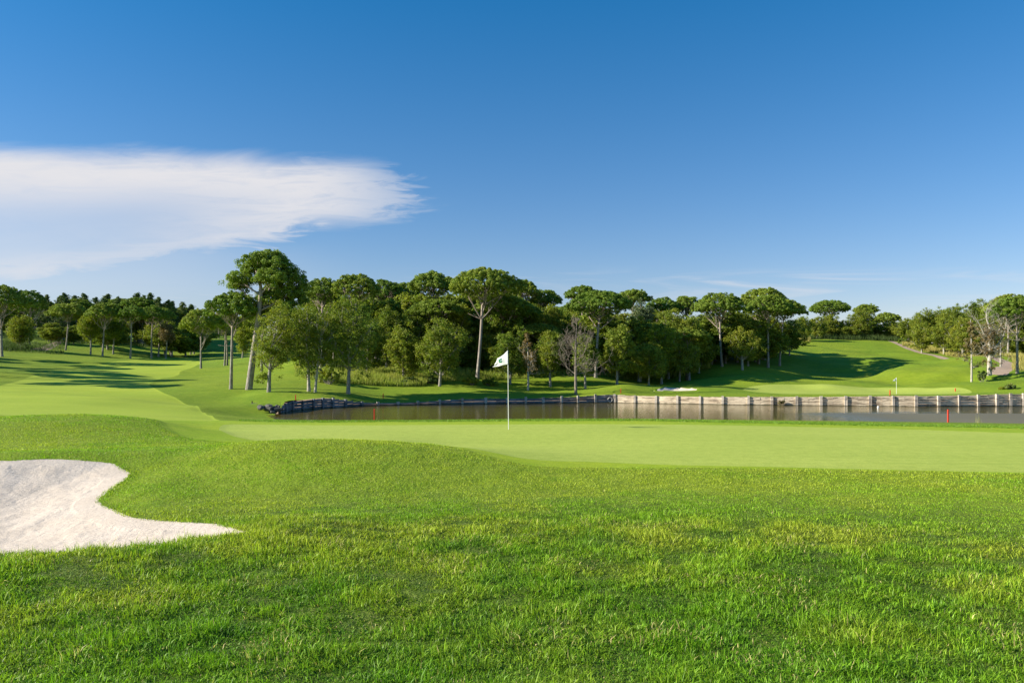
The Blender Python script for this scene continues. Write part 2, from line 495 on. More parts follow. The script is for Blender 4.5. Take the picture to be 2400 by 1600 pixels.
def shape_z(X, Y, Z):
    """carve bunkers, mown cuts, shore and small unevenness"""
    Z = Z.copy()
    r = np.hypot(X, Y)
    d = sdf(X, Y, bunker)
    k = d > 0
    Z[k] -= 0.25 * sstep(d[k], -0.3, 1.3) - 0.25 * sstep(0, -0.3, 1.3)
    # rolled lip round the bunker
    k2 = (d > -1.4) & (d <= 0)
    Z[k2] += 0.05 * sstep(d[k2], -1.4, -0.5) * sstep(-d[k2], 0, 0.5)
    d = sdf(X, Y, bunker2)
    k = d > 0
    Z[k] -= 0.45 * sstep(d[k], 0, 1.8)
    k2 = (d > -2.5) & (d <= 0)
    Z[k2] += 0.1 * sstep(d[k2], -2.5, 0)
    for pl, dep in ((green, 0.012), (fringe, 0.022), (fairway, 0.025)):
        d = sdf(X, Y, pl)
        Z -= dep * sstep(d, -0.05, 0.2)
    ns = seg_dist(X, Y, near_shore, False)
    t = sstep(ns, 0.0, 7.0)
    k = (ns < 7) & (Y < 74)
    Z[k] = (WATER_Z - 0.12) * (1 - t[k]) + Z[k] * t[k]
    # unevenness of the rough
    near = sstep(r, 17, 12) * sstep(-sdf(X, Y, fringe), 0, 0.5) * sstep(-sdf(X, Y, bunker), 0, 0.4)
    Z += near * (0.035 * (fbm(X * 1.1, Y * 1.1, 3, 4) - 0.5) + 0.03 * (fbm(X * 4.5, Y * 4.5, 9, 3) - 0.5))
    kb = sdf(X, Y, bunker) > 0.3
    Z[kb] += 0.030 * (fbm(X[kb] * 5, Y[kb] * 5, 11, 4) - 0.5) + 0.03 * (fbm(X[kb] * 1.5, Y[kb] * 1.5, 12, 3) - 0.5)
    far = sstep(r, 40, 110) * (r < 400)
    hm = sstep(r, 104, 125) * sstep(230, r, 200) if False else sstep(r, 106, 128) * (1 - sstep(r, 178, 192)) * sstep(X, 10, 30)
    Z += hm * 3.2 * (fbm(X * 0.055 + 3.3, Y * 0.08 + 1.7, 33, 3) - 0.5)
    Z += far * 0.5 * (fbm(X * 0.09, Y * 0.09, 21, 3) - 0.5)
    return Z


GZ = shape_z(GX, GY, GZ)
NR, NC = GX.shape
lr0 = LR; th0 = TH


def gz(x, y):
    """height of the finished ground"""
    x = np.atleast_1d(np.asarray(x, float)); y = np.atleast_1d(np.asarray(y, float))
    t = np.arctan2(x, y); l = 0.5 * np.log(x * x + y * y)
    i = np.clip(np.searchsorted(lr0, l) - 1, 0, NR - 2); j = np.clip(np.searchsorted(th0, t) - 1, 0, NC - 2)
    fi = np.clip((l - lr0[i]) / (lr0[i + 1] - lr0[i]), 0, 1); fj = np.clip((t - th0[j]) / (th0[j + 1] - th0[j]), 0, 1)
    return (GZ[i, j] * (1 - fi) + GZ[i + 1, j] * fi) * (1 - fj) + (GZ[i, j + 1] * (1 - fi) + GZ[i + 1, j + 1] * fi) * fj


# ---- cut the one height field along the outlines
VV = np.stack([GX.ravel(), GY.ravel(), GZ.ravel()], 1)
idx = np.arange(NR * NC).reshape(NR, NC)
a = idx[:-1, :-1].ravel(); b = idx[:-1, 1:].ravel(); c = idx[1:, 1:].ravel(); d_ = idx[1:, :-1].ravel()
TT = np.concatenate([np.stack([a, b, c], 1), np.stack([a, c, d_], 1)])


def clip_field(V, T, Fv):
    """split triangles along Fv = 0 -> V, inside tris (Fv > 0), outside tris"""
    s = Fv[T] > 0
    cnt = s.sum(1)
    ins = T[cnt == 3]; out = T[cnt == 0]
    cr = T[(cnt == 1) | (cnt == 2)]
    if not len(cr):
        return V, ins, out
    sc = Fv[cr] > 0
    one = sc.sum(1) == 1
    lone = np.where(one, np.argmax(sc, 1), np.argmin(sc, 1))
    ar = np.arange(len(cr))
    v0 = cr[ar, lone]; v1 = cr[ar, (lone + 1) % 3]; v2 = cr[ar, (lone + 2) % 3]
    E = np.concatenate([np.stack([v0, v1], 1), np.stack([v0, v2], 1)])
    Es = np.sort(E, 1)
    key = Es[:, 0].astype(np.int64) * (len(V) + 1) + Es[:, 1]
    uk, first, inv = np.unique(key, return_index=True, return_inverse=True)
    ea = Es[first]
    fa = Fv[ea[:, 0]]; fb = Fv[ea[:, 1]]
    t = fa / (fa - fb)
    NV = V[ea[:, 0]] * (1 - t[:, None]) + V[ea[:, 1]] * t[:, None]
    ids = inv.ravel() + len(V)
    n01 = ids[:len(cr)]; n02 = ids[len(cr):]
    tip = np.stack([v0, n01, n02], 1)
    q1 = np.stack([n01, v1, v2], 1); q2 = np.stack([n01, v2, n02], 1)
    ins = np.concatenate([ins, tip[one], q1[~one], q2[~one]])
    out = np.concatenate([out, tip[~one], q1[one], q2[one]])
    return np.vstack([V, NV]), ins, out


def field(V, poly, rough=0.0, freq=3.0, seed=0):
    f = sdf(V[:, 0], V[:, 1], poly)
    if rough:
        k = np.abs(f) < 3 * rough + 1
        f[k] += rough * (fbm(V[k, 0] * freq, V[k, 1] * freq, seed, 3) - 0.5) * 2
    f[f == 0] = 1e-6
    return f


# ------------------------------------------------------------------ materials
def new_mat(name):
    m_ = bpy.data.materials.new(name)
    m_.use_nodes = True
    t = m_.node_tree
    t.nodes.clear()
    nt = NT(t)
    out = nt.n('ShaderNodeOutputMaterial')
    p = nt.n('ShaderNodeBsdfPrincipled')
    t.links.new(p.outputs[0], out.inputs[0])
    return m_, nt, p, out


def obj_co(nt):
    return nt.n('ShaderNodeNewGeometry').outputs['Position']


def turf(name, c1, c2, c3, bump=0.3, bscale=60, patch=0.25, stripe=None, rough=0.9, fine=220):
    m_, nt, p, out = new_mat(name)
    co = obj_co(nt)
    big = nt.noise(co, patch, 4, 0.6)
    mid = nt.noise(co, 2.3, 5, 0.65)
    fi = nt.noise(nt.mapv(co, (1, 1, 1)), fine * 0.2, 3, 0.7)
    col = nt.mix(nt.ramp(big, 0.35, 0.65), c1, c2)
    col = nt.mix(nt.m('MULTIPLY', nt.ramp(mid, 0.42, 0.72), 0.55), col, c3)
    col = nt.mix(0.45, col, nt.mix(nt.ramp(fi, 0.3, 0.7), (0.55, 0.55, 0.5, 1), (1.35, 1.3, 1.3, 1)), 'MULTIPLY')
    mot = nt.noise(co, 4.5 if name != 'rough_grass' else 1.1, 6, 0.75)
    col = nt.mix(0.6, col, nt.mix(nt.ramp(mot, 0.35, 0.65), (0.84, 0.87, 0.78, 1), (1.13, 1.10, 1.16, 1)), 'MULTIPLY')
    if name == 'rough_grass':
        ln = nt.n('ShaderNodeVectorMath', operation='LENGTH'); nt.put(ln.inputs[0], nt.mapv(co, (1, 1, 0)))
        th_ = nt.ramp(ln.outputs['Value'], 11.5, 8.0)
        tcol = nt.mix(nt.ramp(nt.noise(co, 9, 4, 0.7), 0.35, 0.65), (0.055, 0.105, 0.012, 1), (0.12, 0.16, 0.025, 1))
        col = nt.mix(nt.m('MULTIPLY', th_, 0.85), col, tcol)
    if stripe:
        st = nt.noise(nt.mapv(co, (0.02, stripe, 1), (0, 0, R(4))), 1.0, 5, 0.7)
        col = nt.mix(0.5, col, nt.mix(nt.ramp(st, 0.32, 0.68), (0.84, 0.88, 0.8, 1), (1.14, 1.10, 1.15, 1)), 'MULTIPLY')
    nt.put(p.inputs['Base Color'], col)
    p.inputs['Roughness'].default_value = rough
    p.inputs['Specular IOR Level'].default_value = 0.15
    bm_ = nt.n('ShaderNodeBump')
    bm_.inputs['Strength'].default_value = bump
    bm_.inputs['Distance'].default_value = 0.05
    nt.put(bm_.inputs['Height'], nt.noise(co, bscale * 0.25, 4, 0.7))
    nt.put(p.inputs['Normal'], bm_.outputs[0])
    return m_


M = {}
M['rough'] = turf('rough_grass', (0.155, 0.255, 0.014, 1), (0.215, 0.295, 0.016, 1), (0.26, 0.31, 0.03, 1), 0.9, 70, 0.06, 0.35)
M['fairway'] = turf('fairway_grass', (0.30, 0.40, 0.03, 1), (0.34, 0.43, 0.036, 1), (0.32, 0.38, 0.035, 1), 0.15, 60, 0.09, 0.9)
M['green'] = turf('putting_grass', (0.355, 0.435, 0.070, 1), (0.385, 0.46, 0.078, 1), (0.37, 0.435, 0.072, 1), 0.1, 120, 0.3, 7.0)
M['fringe'] = turf('fringe_grass', (0.25, 0.37, 0.014, 1), (0.31, 0.40, 0.02, 1), (0.32, 0.41, 0.035, 1), 0.3, 100, 0.35, 4.0)


def sand_mat(name, c1, c2):
    m_, nt, p, out = new_mat(name)
    co = obj_co(nt)
    n_a = nt.noise(co, 1.6, 5, 0.65)
    n_b = nt.noise(co, 26, 4, 0.7)
    col = nt.mix(nt.ramp(n_a, 0.35, 0.7), c1, c2)
    col = nt.mix(0.4, col, nt.mix(nt.ramp(n_b, 0.3, 0.65), (0.72, 0.69, 0.66, 1), (1.1, 1.1, 1.1, 1)), 'MULTIPLY')
    nt.put(p.inputs['Base Color'], col)
    p.inputs['Roughness'].default_value = 0.95
    p.inputs['Specular IOR Level'].default_value = 0.1
    rake = nt.noise(nt.mapv(co, (2.0, 22, 1), (0, 0, R(-14))), 1.0, 3, 0.6, 0.5)
    vor = nt.n('ShaderNodeTexVoronoi'); nt.put(vor.inputs['Vector'], co); vor.inputs['Scale'].default_value = 5.5
    pit = nt.ramp(vor.outputs['Distance'], 0.05, 0.32)
    h = nt.m('ADD', nt.m('ADD', nt.m('MULTIPLY', nt.noise(co, 16, 6, 0.78), 0.9), nt.m('MULTIPLY', rake, 0.45)), nt.m('MULTIPLY', pit, 0.22))
    bm_ = nt.n('ShaderNodeBump')
    bm_.inputs['Strength'].default_value = 0.5
    bm_.inputs['Distance'].default_value = 0.04
    nt.put(bm_.inputs['Height'], h)
    nt.put(p.inputs['Normal'], bm_.outputs[0])
    return m_


M['sand'] = sand_mat('bunker_sand', (0.61, 0.515, 0.415, 1), (0.66, 0.565, 0.465, 1))
M['path'] = sand_mat('path_gravel', (0.36, 0.27, 0.20, 1), (0.42, 0.32, 0.24, 1))


def water_mat():
    m_, nt, p, out = new_mat('pond_water')
    co = obj_co(nt)
    nt.put(p.inputs['Base Color'], nt.mix(nt.ramp(nt.noise(co, 0.05, 3), 0.35, 0.65), (0.125, 0.094, 0.016, 1), (0.150, 0.115, 0.024, 1)))
    sx = nt.n('ShaderNodeSeparateXYZ'); nt.put(sx.inputs[0], co)
    # patch near the right-hand shore: rippled, with IOR raised to brighten its sky reflection
    edge = nt.m('ADD', sx.outputs[1], nt.m('MULTIPLY', nt.m('SUBTRACT', nt.noise(nt.mapv(co, (0.05, 0.25, 1)), 1.0, 4), 0.5), 14.0))
    sky_ripple = nt.m('MULTIPLY', nt.ramp(edge, 75.0, 71.0), nt.ramp(sx.outputs[0], 20.0, 38.0))
    nt.put(p.inputs['Roughness'], nt.ramp(sky_ripple, 0, 1, 0.035, 0.6))
    nt.put(p.inputs['IOR'], nt.ramp(sky_ripple, 0, 1, 1.31, 2.1))
    p.inputs['Specular IOR Level'].default_value = 0.5
    wv = nt.noise(nt.mapv(co, (1.3, 2.6, 1)), 2.2, 4, 0.6)
    wv2 = nt.noise(nt.mapv(co, (0.25, 0.9, 1)), 1.0, 3, 0.5)
    bm_ = nt.n('ShaderNodeBump')
    nt.put(bm_.inputs['Strength'], nt.ramp(sky_ripple, 0, 1, 0.10, 0.5))
    nt.put(bm_.inputs['Distance'], nt.ramp(sky_ripple, 0, 1, 0.12, 0.10))
    nt.put(bm_.inputs['Height'], nt.m('ADD', wv, wv2))
    nt.put(p.inputs['Normal'], bm_.outputs[0])
    return m_


M['water'] = water_mat()


def wood_mat(name, c1, c2, dark, thr=0.52):
    m_, nt, p, out = new_mat(name)
    co = obj_co(nt)
    g = nt.noise(nt.mapv(co, (0.6, 0.6, 6.5)), 1.3, 6, 0.75, 0.5)
    g2 = nt.noise(nt.mapv(co, (0.35, 0.35, 2.6)), 1.3, 6, 0.75, 0.4)
    v = nt.noise(co, 0.7, 2)
    col = nt.mix(nt.ramp(v, 0.35, 0.65), c1, c2)
    col = nt.mix(nt.ramp(g, thr, thr + 0.14), col, dark)
    col = nt.mix(nt.m('MULTIPLY', nt.ramp(g2, 0.50, 0.58), 0.75), col, dark)
    sz_ = nt.n('ShaderNodeSeparateXYZ'); nt.put(sz_.inputs[0], co)
    wet = nt.ramp(nt.m('ADD', sz_.outputs[2], nt.m('MULTIPLY', nt.m('SUBTRACT', nt.noise(co, 1.5, 3), 0.5), 0.25)), 0.13, 0.02)
    col = nt.mix(nt.m('MULTIPLY', wet, 0.85), col, (0.06, 0.055, 0.03, 1))
    nt.put(p.inputs['Base Color'], col)
    p.inputs['Roughness'].default_value = 0.85
    bm_ = nt.n('ShaderNodeBump')
    bm_.inputs['Strength'].default_value = 0.6
    bm_.inputs['Distance'].default_value = 0.03
    nt.put(bm_.inputs['Height'], g)
    nt.put(p.inputs['Normal'], bm_.outputs[0])
    return m_


M['pale_wood'] = wood_mat('weathered_pale_timber', (0.76, 0.63, 0.45, 1), (0.58, 0.47, 0.33, 1), (0.16, 0.115, 0.075, 1), 0.50)
M['grey_wood'] = wood_mat('dark_grey_timber', (0.24, 0.23, 0.23, 1), (0.17, 0.165, 0.17, 1), (0.045, 0.042, 0.045, 1), 0.54)  # darker and greyer than the pale wall's planks
M['pale_post'] = wood_mat('pale_post_timber', (0.54, 0.47, 0.38, 1), (0.45, 0.39, 0.32, 1), (0.18, 0.14, 0.11, 1), 0.60)


def bark_mat(name, c1, c2, scale=6, pink=None):
    m_, nt, p, out = new_mat(name)
    co = nt.n('ShaderNodeTexCoord').outputs['Object']
    g = nt.noise(nt.mapv(co, (1, 1, 0.35)), scale, 5, 0.7)
    col = nt.mix(nt.ramp(g, 0.38, 0.62), c1, c2)
    if pink:
        sz = nt.n('ShaderNodeSeparateXYZ'); nt.put(sz.inputs[0], co)
        col = nt.mix(nt.m('MULTIPLY', nt.ramp(sz.outputs[2], pink[1], pink[2]), 0.8), col, pink[0])
    nt.put(p.inputs['Base Color'], col)
    p.inputs['Roughness'].default_value = 0.9
    bm_ = nt.n('ShaderNodeBump')
    bm_.inputs['Strength'].default_value = 0.8
    bm_.inputs['Distance'].default_value = 0.05
    nt.put(bm_.inputs['Height'], g)
    nt.put(p.inputs['Normal'], bm_.outputs[0])
    return m_


M['pine_bark'] = bark_mat('pine_bark', (0.19, 0.16, 0.135, 1), (0.36, 0.32, 0.27, 1), 5, ((0.34, 0.265, 0.21, 1), 3.0, 9.0))
M['oak_bark'] = bark_mat('oak_bark', (0.17, 0.15, 0.12, 1), (0.34, 0.31, 0.26, 1), 7)
M['pale_bark'] = bark_mat('pale_bark', (0.28, 0.245, 0.20, 1), (0.48, 0.44, 0.36, 1), 6)
M['twig'] = bark_mat('dry_twigs', (0.13, 0.105, 0.08, 1), (0.25, 0.21, 0.16, 1), 8)


def leaf_mat(name, c, transl=0.28, var=0.12, tint_rand=True):
    m_, nt, p, out = new_mat(name)
    at_ = nt.n('ShaderNodeAttribute', attribute_name='tint')
    col = nt.mix(1.0, c, at_.outputs['Color'], 'MULTIPLY')
    oi = nt.n('ShaderNodeObjectInfo')
    hs_ = nt.n('ShaderNodeHueSaturation')
    nt.put(hs_.inputs['Hue'], nt.ramp(oi.outputs['Random'], 0, 1, 0.5 - 0.018, 0.5 + 0.014, False))
    nt.put(hs_.inputs['Value'], nt.ramp(oi.outputs['Random'], 0, 1, 1 + var, 1 - var, False))
    nt.put(hs_.inputs['Color'], col)
    nt.put(p.inputs['Base Color'], hs_.outputs[0])
    p.inputs['Roughness'].default_value = 0.65
    p.inputs['Specular IOR Level'].default_value = 0.25
    tr = nt.n('ShaderNodeBsdfTranslucent')
    nt.put(tr.inputs[0], nt.mix(1.0, hs_.outputs[0], (1.15, 1.25, 0.6, 1), 'MULTIPLY'))
    mx = nt.n('ShaderNodeMixShader')
    mx.inputs[0].default_value = transl
    nt.t.links.new(p.outputs[0], mx.inputs[1]); nt.t.links.new(tr.outputs[0], mx.inputs[2])
    nt.t.links.new(mx.outputs[0], out.inputs[0])
    return m_


M['pine_leaf'] = leaf_mat('pine_needles', (0.175, 0.262, 0.034, 1), 0.30)
M['dark_leaf'] = leaf_mat('dark_conifer_needles', (0.105, 0.165, 0.042, 1), 0.15)
M['oak_leaf'] = leaf_mat('oak_leaves', (0.165, 0.235, 0.030, 1), 0.38)
M['lime_leaf'] = leaf_mat('young_leaves', (0.16, 0.24, 0.022, 1), 0.40)
M['grey_leaf'] = leaf_mat('grey_green_leaves', (0.13, 0.19, 0.10, 1), 0.25)
M['brown_leaf'] = leaf_mat('thin_brownish_leaves', (0.15, 0.135, 0.055, 1), 0.25)
M['blade'] = leaf_mat('grass_blades', (1.0, 1.0, 1.0, 1), 0.35, 0.0)
_bp = [n_ for n_ in M['blade'].node_tree.nodes if n_.type == 'BSDF_PRINCIPLED'][0]
_bp.inputs['Roughness'].default_value = 0.5; _bp.inputs['Specular IOR Level'].default_value = 0.3
M['dry_blade'] = leaf_mat('dry_tall_grass', (1.0, 1.0, 1.0, 1), 0.35, 0.0)


def plain(name, c, rough=0.5, spec=0.4):
    m_, nt, p, out = new_mat(name)
    co = nt.n('ShaderNodeTexCoord').outputs['Object']
    n_ = nt.noise(co, 14, 4, 0.6)
    nt.put(p.inputs['Base Color'], nt.mix(nt.ramp(n_, 0.3, 0.7), tuple(x * 0.88 for x in c[:3]) + (1,), c))
    p.inputs['Roughness'].default_value = rough
    p.inputs['Specular IOR Level'].default_value = spec
    return m_


M['red'] = plain('red_stake_paint', (0.72, 0.055, 0.025, 1), 0.55)
M['white'] = plain('white_paint', (0.80, 0.79, 0.74, 1), 0.4)
M['cloth'] = plain('white_flag_cloth', (0.86, 0.86, 0.84, 1), 0.8, 0.1)
_ct = NT(M['cloth'].node_tree)
_tr = _ct.n('ShaderNodeBsdfTranslucent'); _tr.inputs[0].default_value = (0.9, 0.9, 0.88, 1)
_mx = _ct.n('ShaderNodeMixShader'); _mx.inputs[0].default_value = 0.4
_po = [n_ for n_ in M['cloth'].node_tree.nodes if n_.type == 'BSDF_PRINCIPLED'][0]
_oo = [n_ for n_ in M['cloth'].node_tree.nodes if n_.type == 'OUTPUT_MATERIAL'][0]
_ct.t.links.new(_po.outputs[0], _mx.inputs[1]); _ct.t.links.new(_tr.outputs[0], _mx.inputs[2]); _ct.t.links.new(_mx.outputs[0], _oo.inputs[0])
M['emblem'] = plain('green_emblem_print', (0.005, 0.16, 0.09, 1), 0.7, 0.1)
M['concrete'] = plain('pale_concrete', (0.55, 0.52, 0.46, 1), 0.8)
M['black'] = plain('pipe_shade_black', (0.01, 0.01, 0.01, 1), 0.9, 0.1)  # near-black that paints the shade of the pipe's hollow
M['stone'] = plain('dark_rubble_stone', (0.12, 0.115, 0.10, 1), 0.95, 0.1)
M['darkpost'] = plain('dark_post_wood', (0.09, 0.06, 0.04, 1), 0.85, 0.1)

# ------------------------------------------------------------------ ground pieces
def piece(name, V, T, mat, kind='structure'):
    u, inv = np.unique(T.ravel(), return_inverse=True)
    o = mesh_np(name, V[u], None, inv.reshape(-1, 3), None, (mat,), True)
    tag(o, kind=kind)
    return o


V_ = VV; rest = TT
V_, cut, rest = clip_field(V_, rest, field(V_, land_cut))            # the pond is no land
V_, T_b, rest = clip_field(V_, rest, field(V_, bunker, 0.035, 6, 5))
V_, T_g, rest = clip_field(V_, rest, field(V_, green))
V_, T_f, rest = clip_field(V_, rest, field(V_, fringe))
V_, T_w, rest = clip_field(V_, rest, field(V_, fairway))
V_, T_g2, rest = clip_field(V_, rest, field(V_, green2))
V_, T_b2, rest = clip_field(V_, rest, field(V_, bunker2, 0.2, 1, 3))
V_, T_pr, rest = clip_field(V_, rest, field(V_, path_rp, 0.1, 1, 4))
V_, T_pl, rest = clip_field(V_, rest, field(V_, path_lp, 0.2, 1, 6))
piece('ground', V_, rest, M['rough'])
tag(piece('sand_bunker', V_, T_b, M['sand']), 'pale sand bunker cut into the rough at the left of the near green')
tag(piece('putting_green', V_, T_g, M['green']), 'wide pale near putting green around the large flag')
tag(piece('fringe', V_, T_f, M['fringe']), 'bright yellow green collar around the near putting green')
tag(piece('fairway', V_, T_w, M['fairway']), 'light striped fairway running up the valley on the left')
tag(piece('putting_green', V_, T_g2, M['green']), 'far putting green above the pale timber wall')
tag(piece('sand_bunker', V_, T_b2, M['sand']), 'small shaded sand bunker beyond the pond')
tag(piece('path', V_, T_pr, M['path']), 'pinkish gravel path under the trees on the right')
tag(piece('path', V_, T_pl, M['path']), 'short stretch of gravel path on the left slope')

# water: a flat sheet, reaching a little under the near bank
wp = [at(615, 74)] + wall_pts[2:] + [(x * 0.97, y - 2.5) for x, y in near_shore]
me = bpy.data.meshes.new('pond_water')
me.from_pydata([(x, y, WATER_Z) for x, y in wp], [], [tuple(range(len(wp)))])
me.materials.append(M['water'])
wo_ = link('pond_water', me)
tag(wo_, 'olive brown pond behind the near green', kind='structure')
if me.polygons[0].normal.z < 0:
    me.flip_normals()


def gpos(px, d):
    x, y = at(px, d)
    return np.array([x, y, float(gz(x, y)[0])])


# ------------------------------------------------------------------ timber wall
def wall_point(px):
    """where the bearing px meets the wall line"""
    u = (px - 1200) / F
    best = None
    for (x0, y0), (x1, y1) in zip(wall_pts[3:-1], wall_pts[4:]):
        den = (x1 - x0) - u * (y1 - y0)
        if abs(den) < 1e-9: continue
        t = (u * y0 - x0) / den
        if -1e-6 <= t <= 1 + 1e-6:
            return np.array([x0 + t * (x1 - x0), y0 + t * (y1 - y0)])
    return np.array(at(px, 72))


def timber_wall(name_label, posts, woods, protr=0.16, post_up=0.08, group=None, ends=(True, True)):
    root = bpy.data.objects.new('retaining_wall', None)
    COL.objects.link(root)
    P = [wall_point(p) for p in posts]
    root.location = (P[0][0], P[0][1], 0)
    off = np.array([P[0][0], P[0][1], 0])
    tag(root, name_label, 'retaining wall', 'timber walls holding the far bank of the pond')
    nP = len(P)
    for i in range(nP):
        a_ = P[max(i - 1, 0)]; b_ = P[min(i + 1, nP - 1)]
        t = (b_ - a_) / np.linalg.norm(b_ - a_)
        nrm = np.array([t[1], -t[0]])
        if nrm @ P[i] > 0: nrm = -nrm
        zt = float(gz(*(P[i] - nrm * 0.6))[0])
        if (i > 0 or ends[0]) and (i < nP - 1 or ends[1]):
            mb = MB()
            hgt = zt + post_up + rng.uniform(-0.03, 0.05) + 0.6
            c_ = P[i] + nrm * (protr / 2 + 0.06)
            wd = 0.26 * rng.uniform(0.85, 1.15)
            mb.box((c_[0] - off[0], c_[1] - off[1], -0.6 + hgt / 2), (wd, protr + 0.1, hgt), (t[0], t[1], 0), 0.012)
            ob = mb.build('post', woods[1], root, smooth=False)
        if i < nP - 1:
            q = P[i + 1] - P[i]; L = np.linalg.norm(q); tq = q / L
            nq = np.array([tq[1], -tq[0]])
            if nq @ P[i] > 0: nq = -nq
            z2 = float(gz(*(P[i + 1] - nq * 0.6))[0])
            n_pl = max(2, int(round(((zt + z2) / 2) / 0.27)))
            mb = MB()
            for k in range(-1, n_pl):
                for half in (0, 1):
                    f0, f1 = (0.0, 0.5) if half == 0 else (0.5, 1.0)
                    fm = (f0 + f1) / 2
                    top_z = zt * (1 - fm) + z2 * fm
                    hp = top_z / n_pl
                    cz = hp * (k + 0.5) - 0.02
                    c2 = P[i] + q * fm - nq * (0.0 + rng.uniform(0, 0.02)) + nq * 0.0
                    mb.box((c2[0] - off[0], c2[1] - off[1], cz), (L / 2 + 0.004, 0.12 + rng.uniform(-.012, .012), hp * rng.uniform(0.86, 0.95)), (tq[0], tq[1], 0), 0.010)
            mb.build('plank_panel', woods[0], root, smooth=False)
            # earth-dark backing closes the joints
    return root


timber_wall('tall dark grey timber wall curving round the left end of the pond', [654, 667, 683, 707, 733, 755, 779, 808, 846], (M['grey_wood'], M['grey_wood']), 0.12, 0.02)
timber_wall('low dark timber wall along the middle of the far pond bank', [846, 885, 932, 979, 1030, 1083, 1138, 1188, 1232, 1273, 1316, 1354, 1395, 1441], (M['grey_wood'], M['pale_post']), 0.16, 0.12, ends=(False, False))
timber_wall('pale weathered timber wall with upright posts below the far green', [1441, 1488, 1538, 1588, 1641, 1694, 1754, 1809, 1867, 1924, 1982, 2039, 2093, 2146, 2199, 2247, 2292, 2335, 2367, 2397, 2450, 2500, 2560], (M['pale_wood'], M['pale_post']), 0.10, 0.05)

# rubble at the left end
root = bpy.data.objects.new('rubble_bank', None); COL.objects.link(root)
g0 = gpos(615, 76); root.location = g0
tag(root, 'dark rubble heap at the left tip of the pond wall', 'stones')
mbs = MB()
for k in range(60):
    f = rng.random()
    line = [(588, 79), (600, 76.5), (615, 73.5), (632, 71), (652, 71.6)]
    s_ = f * 4; i = min(int(s_), 3); q = s_ - i
    px = line[i][0] * (1 - q) + line[i + 1][0] * q; d = line[i][1] * (1 - q) + line[i + 1][1] * q
    x, y = at(px, d); x += rng.normal() * 0.25; y += rng.normal() * 0.3
    sz = rng.uniform(0.16, 0.34)
    z = min(max(float(gz(x, y)[0]), 0.0), 0.3) + rng.uniform(-0.1, 0.22) + 0.25 * f
    th = rng.uniform(0, 6.28, 5)
    P = rng.normal(size=(26, 3)); P /= np.linalg.norm(P, axis=1, keepdims=True)
    import bmesh
    bm = bmesh.new()
    for v in P * sz * np.array([1.1, 0.9, 0.7]) * rng.uniform(0.8, 1.1, (26, 1)): bm.verts.new(v)
    bmesh.ops.convex_hull(bm, input=bm.verts)
    vs = [v for v in bm.verts]
    ix = {v: n for n, v in enumerate(vs)}
    mbs = MB(); mbs.add(np.array([v.co for v in vs]) + np.array([x, y, z]) - g0, T=[tuple(ix[v] for v in f_.verts) for f_ in bm.faces])
    bm.free()
    mbs.build('stone', M['stone'], root, smooth=False)

# drain pipe in the wall
pp = wall_point(1433) ; root = bpy.data.objects.new('drain_pipe', None); COL.objects.link(root)
root.location = (pp[0] - 0.2, pp[1] - 0.25, 0.36)
tag(root, 'round pale drain pipe mouth beside the first pale wall post', 'pipe')
mb = MB(); th = np.arange(24) / 24 * 2 * math.pi
rings = []
for r_, y_ in ((0.30, 0.4), (0.30, -0.12), (0.215, -0.12), (0.215, 0.4)):
    rings.append(np.stack([r_ * np.cos(th), np.full(24, y_), r_ * np.sin(th)], 1))
Vp = np.concatenate(rings); Qp = []
for i in range(3):
    for k in range(24):
        k2 = (k + 1) % 24; Qp.append((i * 24 + k, i * 24 + k2, (i + 1) * 24 + k2, (i + 1) * 24 + k))
mb.add(Vp, Qp); mb.build('pipe_rim', M['concrete'], root)
mb = MB(); Vp = np.concatenate([rings[2] + [0, 0.15, 0], [[0, 0.03, 0]]])
mb.add(Vp, T=[(k, (k + 1) % 24, 24) for k in range(24)]); mb.build('pipe_shade_disc', M['black'], root)  # black disc across the bore stands in for the shade inside


# ------------------------------------------------------------------ stakes and flags
def stake(px, d, h, wd, mat, label, base=None, cat='stake', group='red hazard stakes around the pond', lean=0.0):
    x, y, z = gpos(px, d)
    mb = MB()
    hw = wd / 2
    Vb = []
    for zz, s_ in ((-0.15, 1), (h - 0.05, 1), (h, 0.72)):
        for (i, j) in ((-1, -1), (1, -1), (1, 1), (-1, 1)):
            Vb.append((i * hw * s_ + lean * zz, j * hw * s_, zz))
    Q = []
    for r_ in range(2):
        for k in range(4):
            Q.append((r_ * 4 + k, r_ * 4 + (k + 1) % 4, r_ * 4 + 4 + (k + 1) % 4, r_ * 4 + 4 + k))
    Q.append((8, 9, 10, 11))
    mb.add(Vb, Q)
    o = mb.build('hazard_stake' if mat is M['red'] else 'marker_post', mat, None, smooth=False)
    o.location = (x, y, z)
    tag(o, label, cat, group if mat is M['red'] else None)
    return o


stake(877, 48, 0.90, 0.075, M['red'], 'red stake in front of the olive water left of the large flag')
stake(2222, 40, 0.86, 0.058, M['red'], 'red stake standing before the rippled blue water on the right')
stake(693, 82, 0.62, 0.09, M['red'], 'orange red stake on the grass above the tall dark wall')
stake(898, 92, 0.55, 0.09, M['red'], 'orange red stake on the lawn behind the low dark wall')
stake(1455, 97, 0.55, 0.09, M['red'], 'thin red stake above the drain pipe beside a low mound')
stake(2086, 91, 0.60, 0.09, M['red'], 'red stake just left of the small far flag')
stake(2239, 101, 0.42, 0.09, M['red'], 'short red stake on the slope right of the far flag')
stake(591, 79.5, 0.70, 0.08, M['darkpost'], 'thin dark post beside the rubble at the pond tip', cat='post')


